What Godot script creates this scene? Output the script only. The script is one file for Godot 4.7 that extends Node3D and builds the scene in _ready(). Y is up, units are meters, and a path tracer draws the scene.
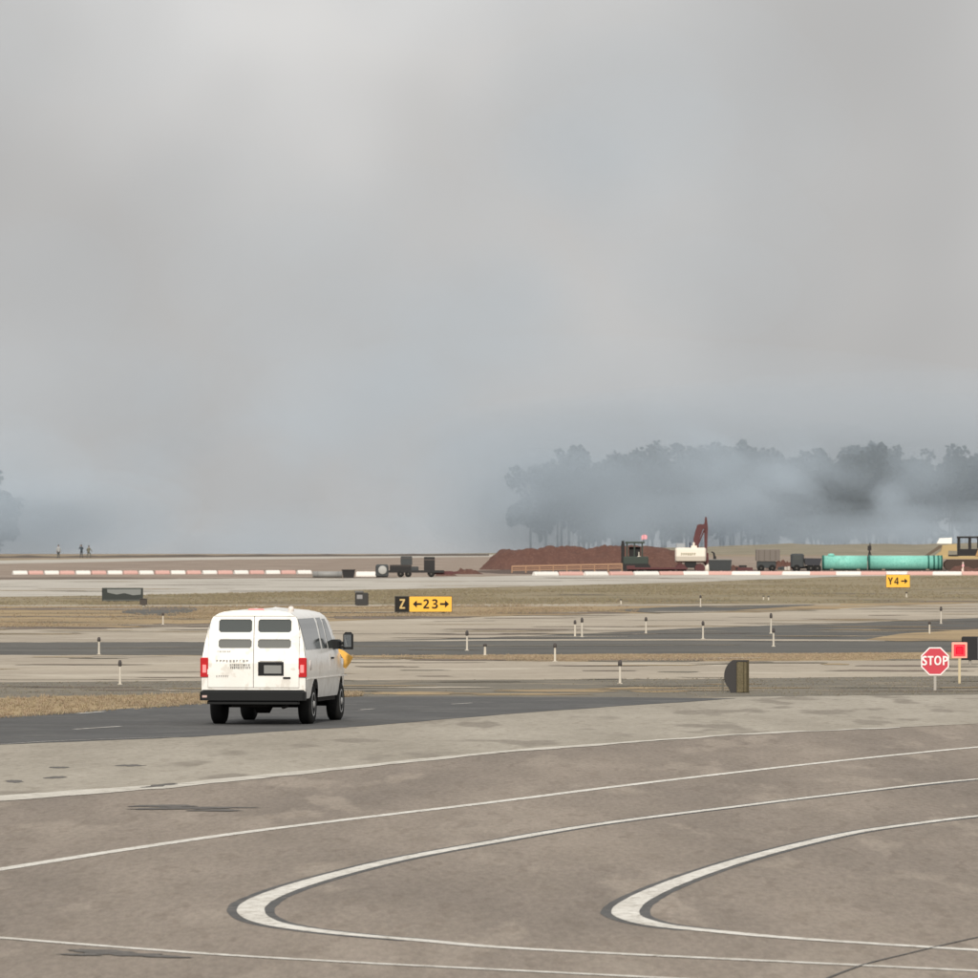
extends Node3D
# A telephoto view across an airfield: taxiways and dry verges, a white van, works plant far off and a bank of smoke.
# The layout is kept as a survey table: gp(x, y) is a point of the level ground on the site plan (x across, y with distance).
const FOCAL := 9000.0
const EYE := 3.62
const MID := 489.0
const LEVEL := 531.0

var rng := RandomNumberGenerator.new()
var mats := {}
var taken := {}


func gp(x: float, y: float, h := 0.0) -> Vector3:
	var d := FOCAL * EYE / (y - LEVEL)
	return Vector3((x - MID) / FOCAL * d, h, -d)


func ppm(y: float) -> float:   # plan units to a metre at that distance
	return (y - LEVEL) / EYE


# ---------------------------------------------------------------- mesh helper
class Shape:
	var st := SurfaceTool.new()
	var n := 0

	func _init(smooth := false):
		st.begin(Mesh.PRIMITIVE_TRIANGLES)
		st.set_smooth_group(0 if smooth else -1)

	func tri(a: Vector3, b: Vector3, c: Vector3):
		st.add_vertex(a)
		st.add_vertex(b)
		st.add_vertex(c)
		n += 1

	func quad(a: Vector3, b: Vector3, c: Vector3, d: Vector3):
		tri(a, b, c)
		tri(a, c, d)

	func box(lo: Vector3, hi: Vector3, t := Transform3D.IDENTITY, bevel := 0.0) -> Shape:
		# a box with its upright edges and top edges chamfered by bevel
		var rings := []
		var b := bevel
		var levels := [[lo.y, 0.0], [hi.y, 0.0]] if b <= 0.0 else [[lo.y, 0.0], [hi.y - b, 0.0], [hi.y, b]]
		for l in levels:
			var i: float = l[1]
			var k := b
			var x0 := lo.x + i
			var x1 := hi.x - i
			var z0 := lo.z + i
			var z1 := hi.z - i
			var y: float = l[0]
			var ring: Array
			if k > 0.0:
				ring = [Vector3(x0 + k, y, z0), Vector3(x1 - k, y, z0), Vector3(x1, y, z0 + k), Vector3(x1, y, z1 - k), Vector3(x1 - k, y, z1), Vector3(x0 + k, y, z1), Vector3(x0, y, z1 - k), Vector3(x0, y, z0 + k)]
			else:
				ring = [Vector3(x0, y, z0), Vector3(x1, y, z0), Vector3(x1, y, z1), Vector3(x0, y, z1)]
			rings.append(ring.map(func(p): return t * p))
		loft(rings, true)
		return self

	func loft(rings: Array, caps := true):
		var m: int = rings[0].size()
		for r in rings.size() - 1:
			for k in m:
				var j := (k + 1) % m
				quad(rings[r][k], rings[r][j], rings[r + 1][j], rings[r + 1][k])
		if caps:
			for k in range(1, m - 1):
				tri(rings[0][0], rings[0][k + 1], rings[0][k])
				tri(rings[-1][0], rings[-1][k], rings[-1][k + 1])

	func tube(a: Vector3, b: Vector3, r0: float, r1 := -1.0, sides := 8) -> Shape:
		if r1 < 0.0:
			r1 = r0
		var d := (b - a).normalized()
		var u := d.cross(Vector3.UP if absf(d.y) < 0.9 else Vector3.RIGHT).normalized()
		var w := d.cross(u)
		var r := [[], []]
		for k in sides:
			var o := u * cos(TAU * k / sides) + w * sin(TAU * k / sides)
			r[0].append(a + o * r0)
			r[1].append(b + o * r1)
		loft(r)
		return self

	func turned(a: Vector3, axis: Vector3, rows: Array, sides := 20) -> Shape:   # rows of [along, radius]
		var d := axis.normalized()
		var u := d.cross(Vector3.UP if absf(d.y) < 0.9 else Vector3.RIGHT).normalized()
		var w := d.cross(u)
		var rings := []
		for row in rows:
			var r := []
			for k in sides:
				r.append(a + d * row[0] + (u * cos(TAU * k / sides) + w * sin(TAU * k / sides)) * row[1])
			rings.append(r)
		loft(rings)
		return self

	func slab(outline: Array, front: float, back: float, t := Transform3D.IDENTITY) -> Shape:   # an outline of Vector2 in x, y, given thickness in z
		var pts := PackedVector2Array(outline)
		var ix := Geometry2D.triangulate_polygon(pts)
		for k in range(0, ix.size(), 3):
			var a := pts[ix[k]]
			var b := pts[ix[k + 1]]
			var c := pts[ix[k + 2]]
			tri(t * Vector3(a.x, a.y, front), t * Vector3(b.x, b.y, front), t * Vector3(c.x, c.y, front))
			tri(t * Vector3(a.x, a.y, back), t * Vector3(c.x, c.y, back), t * Vector3(b.x, b.y, back))
		for k in pts.size():
			var p := pts[k]
			var q := pts[(k + 1) % pts.size()]
			quad(t * Vector3(p.x, p.y, front), t * Vector3(q.x, q.y, front), t * Vector3(q.x, q.y, back), t * Vector3(p.x, p.y, back))
		return self

	func mesh(m: Material) -> ArrayMesh:
		st.generate_normals()
		st.set_material(m)
		return st.commit()


func numbered(called: String) -> String:
	var n: int = taken.get(called, 0)
	taken[called] = n + 1
	return called if n == 0 else "%s_%03d" % [called, n]


func put(called: String, s: Shape, m: Material, parent: Node = self) -> MeshInstance3D:
	var o := MeshInstance3D.new()
	o.mesh = s.mesh(m)
	o.name = numbered(called) if parent == self else called
	parent.add_child(o, true)
	return o


func tag(o: Node, label: String, category: String, group := "") -> Node:
	o.set_meta("label", label)
	o.set_meta("category", category)
	if group:
		o.set_meta("group", group)
	return o


func thing(called: String, label: String, category: String, at := Vector3.ZERO, turn := 0.0, group := "") -> Node3D:
	var o := Node3D.new()
	o.name = numbered(called)
	add_child(o, true)
	o.position = at
	o.rotation.y = turn
	return tag(o, label, category, group)


func again(src: Node3D, label: String, at: Vector3, turn := 0.0) -> Node3D:
	var c: Node3D = src.duplicate()
	c.name = numbered(String(src.name))
	add_child(c, true)
	c.position = at
	c.rotation.y = turn
	c.set_meta("label", label)
	return c


# ---------------------------------------------------------------- materials
func srgb(r: float, g: float, b: float) -> Color:   # from a real-world (linear) base colour
	return Color(r, g, b).linear_to_srgb()


func plain(key: String, r: float, g: float, b: float, rough := 0.8, metal := 0.0) -> StandardMaterial3D:
	if not mats.has(key):
		var m := StandardMaterial3D.new()
		m.resource_name = key
		m.albedo_color = srgb(r, g, b)
		m.roughness = rough
		m.metallic = metal
		if maxf(r, maxf(g, b)) < 0.15 and rough > 0.4:
			m.metallic_specular = 0.2   # dull, dusty dark surfaces
		mats[key] = m
	return mats[key]


func noise_field(seed_: int, size: int, freq: float, octaves: int) -> PackedByteArray:
	var f := FastNoiseLite.new()
	f.seed = seed_
	f.noise_type = FastNoiseLite.TYPE_SIMPLEX_SMOOTH
	f.frequency = freq
	f.fractal_octaves = octaves
	var im := f.get_seamless_image(size, size)
	im.convert(Image.FORMAT_L8)
	return im.get_data()


func tinted(seed_: int, size: int, a: Color, b: Color, c: Color, freq: float, grain: float) -> ImageTexture:
	# three linear colours: a to b along a coarse field, patches of c where a second field is high, with a fine grain
	var f0 := noise_field(seed_, size, freq, 5)
	var f1 := noise_field(seed_ + 7, size, freq * 2.3, 4)
	var f2 := noise_field(seed_ + 13, size, 0.31, 2)
	var out := PackedByteArray()
	out.resize(size * size * 3)
	for k in size * size:
		var t := f0[k] / 255.0
		var u := smoothstep(0.62, 0.8, f1[k] / 255.0)
		var g := 1.0 + grain * (f2[k] / 127.5 - 1.0)
		var q := a.lerp(b, t).lerp(c, u) * g
		q = q.linear_to_srgb()
		out[k * 3] = clampi(int(q.r * 255.0), 0, 255)
		out[k * 3 + 1] = clampi(int(q.g * 255.0), 0, 255)
		out[k * 3 + 2] = clampi(int(q.b * 255.0), 0, 255)
	var im := Image.create_from_data(size, size, false, Image.FORMAT_RGB8, out)
	im.generate_mipmaps()
	return ImageTexture.create_from_image(im)


var fine: ImageTexture   # a shared mottling laid over the ground at another size, so that repeats do not show


func ground_mat(key: String, seed_: int, a: Color, b: Color, c: Color, metres: float, freq := 0.006, grain := 0.12, rough := 0.9, longer := 1.0) -> StandardMaterial3D:
	if mats.has(key):
		return mats[key]
	var m := StandardMaterial3D.new()
	m.resource_name = key
	m.albedo_texture = tinted(seed_, 512, a, b, c, freq, grain)
	m.uv1_triplanar = true
	m.uv1_world_triplanar = true
	m.uv1_scale = Vector3(1.0, 1.0, 1.0 / longer) / metres   # wear runs longer along the way of traffic
	m.roughness = rough
	m.metallic_specular = 0.25
	m.detail_enabled = true
	m.detail_albedo = fine
	m.detail_blend_mode = BaseMaterial3D.BLEND_MODE_MUL
	m.detail_uv_layer = BaseMaterial3D.DETAIL_UV_2
	m.uv2_triplanar = true
	m.uv2_world_triplanar = true
	m.uv2_scale = Vector3(1.0, 1.0, 1.0 / longer) / (23.7 if longer == 1.0 else 4.7)
	mats[key] = m
	return m


# ---------------------------------------------------------------- ground sheets
func level_at(line: Array, x: float) -> float:
	if x <= line[0][0]:
		return line[0][1]
	for k in line.size() - 1:
		if x <= line[k + 1][0]:
			return lerpf(line[k][1], line[k + 1][1], (x - line[k][0]) / (line[k + 1][0] - line[k][0]))
	return line[-1][1]


func sheet(called: String, far: Array, near: Array, h: float, m: Material, ragged := 0.0, x0 := -420.0, x1 := 1400.0, step := 20.0, kind := "structure") -> MeshInstance3D:
	# a strip of the ground between two lines of the plan, its edges uneven where earth or grass ends
	var s := Shape.new()
	var f := FastNoiseLite.new()
	f.seed = hash(called) % 9999
	f.frequency = 0.021
	f.fractal_octaves = 4
	var n := int((x1 - x0) / step)
	var last := []
	for k in n + 1:
		var x := lerpf(x0, x1, float(k) / n)
		var a := level_at(far, x) + f.get_noise_2d(x, 0.0) * ragged
		var b := level_at(near, x) + f.get_noise_2d(x, 90.0) * ragged
		b = maxf(b, a + 0.02)
		var row := [gp(x, a, h), gp(x, b, h)]
		if k:
			s.quad(last[0], row[0], row[1], last[1])
		last = row
	var o := put(called, s, m)
	o.set_meta("kind", kind)
	return o


func ribbon(called: String, line: Array, wide: float, h: float, m: Material, parent: Node = self, bend := []) -> MeshInstance3D:
	# a painted line of even width along a smooth curve through the plan points
	var c := Curve3D.new()
	c.bake_interval = 0.4
	var pts := line.map(func(p): return gp(p[0], p[1], h))
	for k in pts.size():
		var t: Vector3 = (pts[mini(k + 1, pts.size() - 1)] - pts[maxi(k - 1, 0)]).normalized()
		var before: float = pts[k].distance_to(pts[maxi(k - 1, 0)]) / 3.0
		var after: float = pts[k].distance_to(pts[mini(k + 1, pts.size() - 1)]) / 3.0
		c.add_point(pts[k], -t * before, t * after)
	var b := c.get_baked_points()
	var s := Shape.new()
	var l := Vector3.ZERO
	var r := Vector3.ZERO
	for k in b.size():
		var d := (b[mini(k + 1, b.size() - 1)] - b[maxi(k - 1, 0)]).normalized()
		var side := d.cross(Vector3.UP)
		var w := wide * (1.0 + 0.03 * sin(k * 0.9) * sin(k * 0.37))
		if bend:   # painted widest round its bend
			w *= lerpf(0.62, 1.0, exp(-b[k].distance_to(gp(bend[0], bend[1])) / 14.0))
		var l1 := b[k] - side * w / 2
		var r1 := b[k] + side * w / 2
		l1.y = h
		r1.y = h
		if k:
			s.quad(l, l1, r1, r)
		l = l1
		r = r1
	var o := put(called, s, m, parent)
	if parent == self:
		o.set_meta("kind", "structure")
	return o


func blot(called: String, x: float, y: float, rx: float, ry: float, h: float, m: Material, seed_ := 1, turn := 0.0) -> MeshInstance3D:
	# a stain or patch with an uneven outline
	var s := Shape.new()
	var f := FastNoiseLite.new()
	f.seed = seed_
	f.frequency = 0.9
	var n := 40
	var ring := []
	for k in n:
		var a := TAU * k / n
		var q := 1.0 + 0.55 * f.get_noise_2d(cos(a) * 1.6, sin(a) * 1.6)
		ring.append(gp(x + cos(a) * rx * q, y + sin(a) * ry * q + cos(a) * rx * turn, h))
	var mid := gp(x, y, h)
	for k in n:
		s.tri(mid, ring[k], ring[(k + 1) % n])
	var o := put(called, s, m)
	o.set_meta("kind", "structure")
	return o


func _ready():
	rng.seed = 20240611
	# camera, sky, sun, exposure
	var cam := Camera3D.new()
	cam.name = "camera"
	cam.fov = rad_to_deg(2.0 * atan(489.0 / FOCAL))
	cam.near = 1.0
	cam.far = 12000.0
	cam.position = Vector3(0, EYE, 0)
	cam.rotation.x = atan((LEVEL - MID) / FOCAL)
	var optics := CameraAttributesPhysical.new()
	optics.frustum_focal_length = 220.9
	optics.exposure_aperture = 8.8
	optics.frustum_focus_distance = 170.0
	optics.exposure_multiplier = 1.0
	cam.attributes = optics
	cam.fov = rad_to_deg(2.0 * atan(489.0 / FOCAL))
	add_child(cam)
	var env := Environment.new()
	env.background_mode = Environment.BG_SKY
	var air := ProceduralSkyMaterial.new()
	air.sky_top_color = srgb(0.96, 0.955, 0.94)
	air.sky_horizon_color = srgb(0.405, 0.402, 0.398)
	air.sky_curve = 0.28
	air.ground_bottom_color = srgb(0.48, 0.478, 0.476)
	air.ground_horizon_color = srgb(0.48, 0.478, 0.476)
	air.sun_angle_max = 1.0
	var cloud := FastNoiseLite.new()   # thin smoke and overcast all round the sky
	cloud.seed = 37
	cloud.noise_type = FastNoiseLite.TYPE_SIMPLEX_SMOOTH
	cloud.frequency = 0.035
	cloud.fractal_octaves = 4
	air.sky_cover = ImageTexture.create_from_image(cloud.get_seamless_image(2048, 1024))
	air.sky_cover_modulate = srgb(0.36, 0.354, 0.345)
	env.sky = Sky.new()
	env.sky.sky_material = air
	env.tonemap_mode = Environment.TONE_MAPPER_LINEAR
	env.tonemap_exposure = 1.0
	env.volumetric_fog_enabled = true
	env.volumetric_fog_density = 0.0
	env.sdfgi_enabled = true
	env.ssao_enabled = true
	env.ssil_enabled = true
	var around := WorldEnvironment.new()
	around.name = "air"
	around.environment = env
	add_child(around)
	var sun := DirectionalLight3D.new()
	sun.name = "sun"
	sun.light_color = Color(1.0, 0.965, 0.91)
	sun.light_energy = 1.0
	sun.light_angular_distance = 4.0
	sun.shadow_enabled = true
	sun.rotation_degrees = Vector3(-26, -3, 0)   # low behind the camera, a little to the left
	add_child(sun)
	fine = tinted(91, 512, Color(0.82, 0.82, 0.81), Color(0.95, 0.95, 0.95), Color(0.79, 0.78, 0.765), 0.011, 0.14)
	lay_ground()
	paint_lines()
	grow_woodland()
	raise_smoke()
	build_all()


func lay_ground():
	var soil := ground_mat("dry soil", 3, Color(0.31, 0.25, 0.175), Color(0.22, 0.175, 0.125), Color(0.34, 0.28, 0.20), 120.0)
	var mauve := ground_mat("bare brown earth", 4, Color(0.31, 0.25, 0.20), Color(0.22, 0.17, 0.14), Color(0.36, 0.30, 0.25), 90.0)
	var pale := ground_mat("pale concrete", 5, Color(0.50, 0.47, 0.42), Color(0.42, 0.39, 0.345), Color(0.37, 0.34, 0.30), 80.0)
	var beige := ground_mat("beige concrete", 6, Color(0.44, 0.385, 0.31), Color(0.335, 0.29, 0.235), Color(0.47, 0.42, 0.345), 90.0)
	var olive := ground_mat("dry olive turf", 7, Color(0.235, 0.20, 0.125), Color(0.29, 0.235, 0.155), Color(0.19, 0.165, 0.105), 70.0)
	var straw := ground_mat("straw turf", 8, Color(0.38, 0.285, 0.165), Color(0.29, 0.215, 0.13), Color(0.22, 0.17, 0.11), 60.0)
	var tar := ground_mat("grey asphalt", 9, Color(0.10, 0.098, 0.092), Color(0.135, 0.129, 0.117), Color(0.09, 0.087, 0.082), 60.0)
	var road := ground_mat("dark road asphalt", 10, Color(0.085, 0.085, 0.086), Color(0.108, 0.107, 0.106), Color(0.122, 0.12, 0.117), 30.0, 0.01, 0.2)
	var gravel := ground_mat("grey gravel", 11, Color(0.205, 0.182, 0.145), Color(0.155, 0.142, 0.118), Color(0.25, 0.212, 0.16), 40.0, 0.01, 0.22)
	var apron := ground_mat("light apron concrete", 12, Color(0.39, 0.355, 0.30), Color(0.29, 0.26, 0.215), Color(0.25, 0.222, 0.185), 20.0, 0.008, 0.12, 0.9, 6.0)
	var brown := ground_mat("worn brown asphalt", 13, Color(0.29, 0.245, 0.203), Color(0.19, 0.161, 0.137), Color(0.29, 0.247, 0.206), 14.0, 0.007, 0.17, 0.9, 9.0)
	var s := Shape.new()
	# level as far as a low crest, then falling away
	s.quad(Vector3(-5000, 0, 400), Vector3(5000, 0, 400), Vector3(5000, 0, -1420), Vector3(-5000, 0, -1420))
	s.quad(Vector3(-5000, 0, -1420), Vector3(5000, 0, -1420), Vector3(5000, -42, -9000), Vector3(-5000, -42, -9000))
	put("ground", s, soil).set_meta("kind", "structure")
	# from far to near
	var l1 := [[0, 564.0], [200, 560.0], [480, 557.0], [978, 556.0]]
	var l2 := [[0, 580.0], [200, 579.0], [480, 576.5], [620, 573.5], [978, 573.0]]
	var l3 := [[0, 597.0], [200, 594.5], [350, 590.0], [500, 587.0], [700, 582.0], [830, 577.0], [978, 574.5]]
	var l4 := [[0, 606.0], [330, 605.5], [640, 605.0], [820, 604.0], [978, 602.0]]
	var l5 := [[0, 630.0], [200, 626.0], [400, 619.0], [600, 614.0], [770, 612.0], [900, 605.5], [978, 603.0]]
	var l6 := [[0, 642.5], [330, 642.0], [500, 637.0], [600, 633.0], [700, 628.0], [820, 624.0], [978, 618.0]]
	var l7 := [[0, 655.0], [330, 655.5], [600, 654.0], [820, 653.0], [978, 652.0]]
	var l8 := [[0, 655.1], [300, 656.0], [400, 659.0], [530, 661.5], [700, 661.5], [978, 660.0]]
	var l9 := [[0, 682.5], [200, 681.0], [450, 680.0], [700, 679.0], [978, 676.0]]
	var road_far := [[-420, 742.0], [-60, 720.0], [0, 717.0], [100, 711.0], [200, 704.0], [360, 697.0], [600, 697.5], [735, 699.0]]
	var road_near := [[-420, 776.0], [-60, 749.5], [0, 745.0], [180, 738.0], [360, 727.0], [500, 715.0], [620, 706.5], [735, 699.1]]
	var l13 := [[-420, 836.0], [0, 801.0], [170, 788.0], [350, 769.0], [500, 753.0], [740, 735.0], [978, 724.0], [1400, 712.0]]
	sheet("far_perimeter_road", [[0, 560.5], [200, 557.2], [480, 554.6], [978, 553.0]], l1, 0.004, pale, 0.3, -420, 700)
	sheet("earthworks_ground", l1, l2, 0.004, mauve, 0.3)
	sheet("churned_soil", [[470, 571.4], [500, 569.5], [640, 568.5], [760, 569.5], [978, 568.5]], [[470, 571.8], [500, 574.0], [700, 573.4], [978, 573.2]], 0.008, ground_mat("dark brown strip", 14, Color(0.12, 0.085, 0.07), Color(0.085, 0.062, 0.052), Color(0.16, 0.12, 0.10), 30.0), 0.8, 470, 1300, 4)  # a ragged darker brown strip between the heap and the barriers
	sheet("far_taxiway", l2, l3, 0.004, pale, 0.5)
	sheet("olive_verge", l3, l4, 0.004, olive, 0.6)
	sheet("straw_verge", l4, l5, 0.004, straw, 0.8)
	sheet("middle_shoulder", l5, l6, 0.004, beige, 0.8)
	sheet("middle_taxiway", l6, l7, 0.004, tar, 0.6)
	sheet("straw_strip", l7, l8, 0.004, straw, 0.6, 60)
	sheet("near_shoulder", l8, l9, 0.004, beige, 0.4)
	sheet("gravel_verge", l9, [[-420, 748.0], [0, 722.0], [200, 708.0], [360, 699.0], [735, 700.5], [978, 698.0]], 0.004, gravel, 0.5)
	sheet("straw_bank", [[-420, 702.0], [0, 698.0], [200, 694.5], [360, 693.5]], [[-420, 748.0], [0, 721.0], [200, 708.0], [360, 696.0]], 0.008, straw, 1.6, -420, 362, 6)
	sheet("perimeter_road", road_far, road_near, 0.012, road, 0.5, -420, 735, 10)
	sheet("concrete_apron", [[-420, 770.0], [-60, 747.0], [0, 743.0], [180, 736.0], [360, 725.0], [500, 713.0], [620, 704.5], [735, 697.0], [978, 695.0]], l13, 0.008, apron, 0.5, -420, 1400, 10)
	sheet("taxiway_asphalt", l13, [[0, 1400.0]], 0.004, brown, 0.4, -1200, 2200, 10)
	# pale kerb line, far paint and asphalt fillets
	var worn := ground_mat("worn pale paint", 15, Color(0.62, 0.59, 0.53), Color(0.46, 0.43, 0.38), Color(0.34, 0.31, 0.27), 9.0, 0.02, 0.2)
	sheet("pale_joint", [[-420, 830.0], [0, 796.0], [170, 784.5], [350, 766.5], [500, 751.3], [740, 734.0], [978, 724.2]], [[-420, 838.0], [0, 802.0], [170, 788.6], [350, 769.5], [500, 753.4], [740, 735.2], [978, 724.6]], 0.0105, worn, 0.9, -420, 900, 8)
	sheet("verge_edge_line", [[0, 605.2], [820, 604.0]], [[0, 606.4], [640, 606.2], [820, 605.0]], 0.008, beige, 0.3, -420, 840)
	sheet("asphalt_fillet", [[610, 610.0], [680, 606.6], [820, 604.6]], [[610, 610.2], [650, 613.0], [700, 612.6], [820, 604.9]], 0.012, tar, 0.3, 612, 815, 6)
	sheet("asphalt_patch", [[120, 612.0], [145, 607.5], [195, 607.6]], [[120, 612.2], [140, 615.5], [175, 615.8], [196, 611.0]], 0.008, tar, 1.0, 122, 197, 3)
	sheet("taxiway_edge_paint", [[300, 641.6], [500, 639.6], [700, 639.4], [880, 640.0]], [[300, 642.3], [500, 641.1], [700, 640.8], [880, 641.6]], 0.012, beige, 0.2, 340, 885)
	sheet("taxiway_seam", [[0, 649.0], [330, 646.0], [520, 645.6], [760, 645.0]], [[0, 649.3], [330, 646.8], [520, 646.4], [760, 645.4]], 0.012, gravel, 0.3, 60, 740)
	sheet("straw_wedge", [[865, 640.0], [900, 634.0], [978, 629.5]], [[865, 640.2], [900, 641.5], [978, 641.5]], 0.016, straw, 0.4, 866, 1400, 8)
	# bare streaks and trodden patches in the verges
	var umber := ground_mat("dark damp earth", 16, Color(0.155, 0.125, 0.10), Color(0.19, 0.15, 0.12), Color(0.12, 0.10, 0.085), 30.0)
	var k := 0
	for a in [[40, 628.0, 90, 1.4], [190, 625.5, 70, 1.6], [60, 609.0, 130, 1.1], [390, 617.6, 80, 1.3], [560, 613.0, 70, 0.9], [340, 577.9, 60, 0.5], [60, 578.5, 140, 0.7], [470, 659.8, 60, 1.0], [640, 660.0, 70, 0.9], [690, 659.4, 60, 0.8], [900, 671.0, 70, 0.9], [915, 666.0, 60, 0.7], [300, 657.4, 50, 0.7], [930, 601.6, 60, 0.6], [520, 629.5, 70, 0.7], [480, 634.5, 60, 0.6]]:
		blot("bare_earth_streak", a[0], a[1], a[2], a[3], 0.008 + 0.0006 * (k % 5), umber, 40 + k)
		k += 1
	for a in [[560, 691.0, 60, 1.4], [640, 688.5, 40, 1.0], [420, 693.5, 50, 1.5], [520, 694.6, 60, 0.9], [660, 691.6, 30, 0.9]]:
		blot("straw_patch", a[0], a[1], a[2], a[3], 0.008 + 0.0006 * (k % 5), straw, 40 + k)
		k += 1
	for a in [[165, 806.5, 34, 1.1, 0.0], [190, 808.6, 42, 1.2, -0.01], [215, 811.0, 26, 0.9, 0.0], [150, 809.6, 20, 0.7, 0.0], [235, 808.0, 22, 0.5, 0.0], [15, 782.0, 9, 1.4, 0.0], [55, 778.0, 12, 1.0, -0.05], [130, 766.0, 14, 0.9, 0.0], [60, 768.0, 10, 0.8, 0.0], [100, 952.0, 34, 1.6, 0.03], [130, 955.2, 44, 1.5, 0.03], [165, 957.6, 26, 0.9, 0.03], [80, 955.5, 22, 0.9, 0.02], [160, 786.0, 16, 1.2, -0.12]]:
		blot("tar_stain", a[0], a[1], a[2], a[3], 0.0095 + 0.0005 * (k % 5), ground_mat("tar", 17, Color(0.10, 0.095, 0.09), Color(0.15, 0.14, 0.13), Color(0.19, 0.17, 0.155), 4.0, 0.02, 0.2), 60 + k, a[4])
		k += 1
	for m in [[umber, 70, 1], [beige, 70, 2], [straw, 60, 3], [gravel, 50, 4]]:
		var st := Shape.new()
		for n in m[1]:
			var x := rng.randf_range(-120, 1100)
			var y := rng.randf_range(577.0, 692.0)
			if absf(y - 648.0) < 9.0 and m[2] != 4:
				y -= 22.0
			var rx := rng.randf_range(15, 90)
			var ry := rng.randf_range(0.12, 0.4) * (y - LEVEL) / 90.0
			var edge := []
			for e in 14:
				var q := TAU * e / 14.0
				var w := rng.randf_range(0.6, 1.2)
				edge.append(gp(x + cos(q) * rx * w, y + sin(q) * ry * w, 0.0125 + 0.0006 * m[2]))
			for e in 14:
				st.tri(gp(x, y, 0.0125 + 0.0006 * m[2]), edge[e], edge[(e + 1) % 14])
		put("worn_ground_streaks", st, m[0]).set_meta("kind", "structure")
	scatter_grass()


func scatter_grass():
	# dry tufts standing on the verges, too many to count
	var s := Shape.new()
	for k in 9:
		var a := TAU * k / 9 + rng.randf() * 0.5
		var d := Vector3(cos(a), 0, sin(a))
		var side := Vector3(-d.z, 0, d.x) * 0.012
		var root := d * rng.randf_range(0.0, 0.06)
		var tip := root + d * rng.randf_range(0.03, 0.12) + Vector3.UP * rng.randf_range(0.10, 0.22)
		s.tri(root - side, root + side, tip)
	var m := plain("dry grass", 1, 1, 1, 0.9)
	m.vertex_color_use_as_albedo = true
	m.backlight = Color(0.25, 0.2, 0.12)
	var blade := s.mesh(m)
	var defs := [
		["straw_grass", [[-420, 702.0], [0, 698.5], [200, 695.0], [362, 694.0]], [[-420, 746.0], [0, 719.0], [200, 705.5], [362, 696.5]], -380, 362, 9000, Color(0.30, 0.235, 0.155), 0.4],
		["gravel_weeds", [[0, 683.0], [978, 677.0]], [[0, 699.0], [360, 697.0], [735, 697.5], [978, 694.0]], -300, 1250, 3000, Color(0.22, 0.195, 0.15), 0.22],
		["olive_grass", [[0, 598.0], [350, 591.0], [500, 588.0], [700, 583.0], [978, 576.0]], [[0, 605.5], [640, 604.5], [978, 602.0]], -300, 1250, 26000, Color(0.25, 0.21, 0.135), 0.45],
		["pale_straw_grass", [[0, 607.0], [978, 603.5]], [[0, 628.0], [200, 624.0], [400, 617.0], [600, 612.0]], -300, 640, 9000, Color(0.30, 0.235, 0.155), 0.4],
		["strip_grass", [[300, 655.8], [700, 654.8], [978, 653.0]], [[300, 656.4], [400, 658.6], [530, 661.0], [700, 661.0], [978, 659.5]], 300, 1250, 6000, Color(0.34, 0.265, 0.18), 0.25],
	]
	for d in defs:
		var mm := MultiMesh.new()
		mm.transform_format = MultiMesh.TRANSFORM_3D
		mm.use_colors = true
		mm.mesh = blade
		mm.instance_count = d[5]
		var f := FastNoiseLite.new()
		f.seed = 77
		f.frequency = 0.02
		for k in d[5]:
			var p := Vector3.ZERO
			for tries in 4:
				var x := rng.randf_range(d[3], d[4])
				var a := level_at(d[1], x)
				var b := level_at(d[2], x)
				# even over the ground, not over the plan: distance runs as 1 / (y - level)
				var q := 1.0 / lerpf(1.0 / (a - LEVEL), 1.0 / (b - LEVEL), rng.randf())
				p = gp(x, LEVEL + q, 0.006)
				if f.get_noise_2d(p.x * 3.0, p.z) > -0.15 + rng.randf() * 0.2:
					break
			var size: float = d[7] * rng.randf_range(0.5, 1.3)
			mm.set_instance_transform(k, Transform3D(Basis(Vector3.UP, rng.randf() * TAU).scaled(Vector3(size * 1.6, size, size * 1.6)), p))
			var c: Color = d[6] * rng.randf_range(0.8, 1.2)
			mm.set_instance_color(k, Color(c.r, c.g * rng.randf_range(0.95, 1.05), c.b))
		var o := MultiMeshInstance3D.new()
		o.name = d[0]
		o.multimesh = mm
		o.set_meta("kind", "stuff")
		tag(o, {"straw_grass": "straw coloured dry grass beside the dark road", "gravel_weeds": "sparse weeds on the grey gravel verge", "olive_grass": "olive dry turf in front of the far taxiway", "pale_straw_grass": "pale straw grass around the dark asphalt patch", "strip_grass": "thin strip of tan grass behind the near shoulder"}[d[0]], "grass")
		add_child(o, true)


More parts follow.
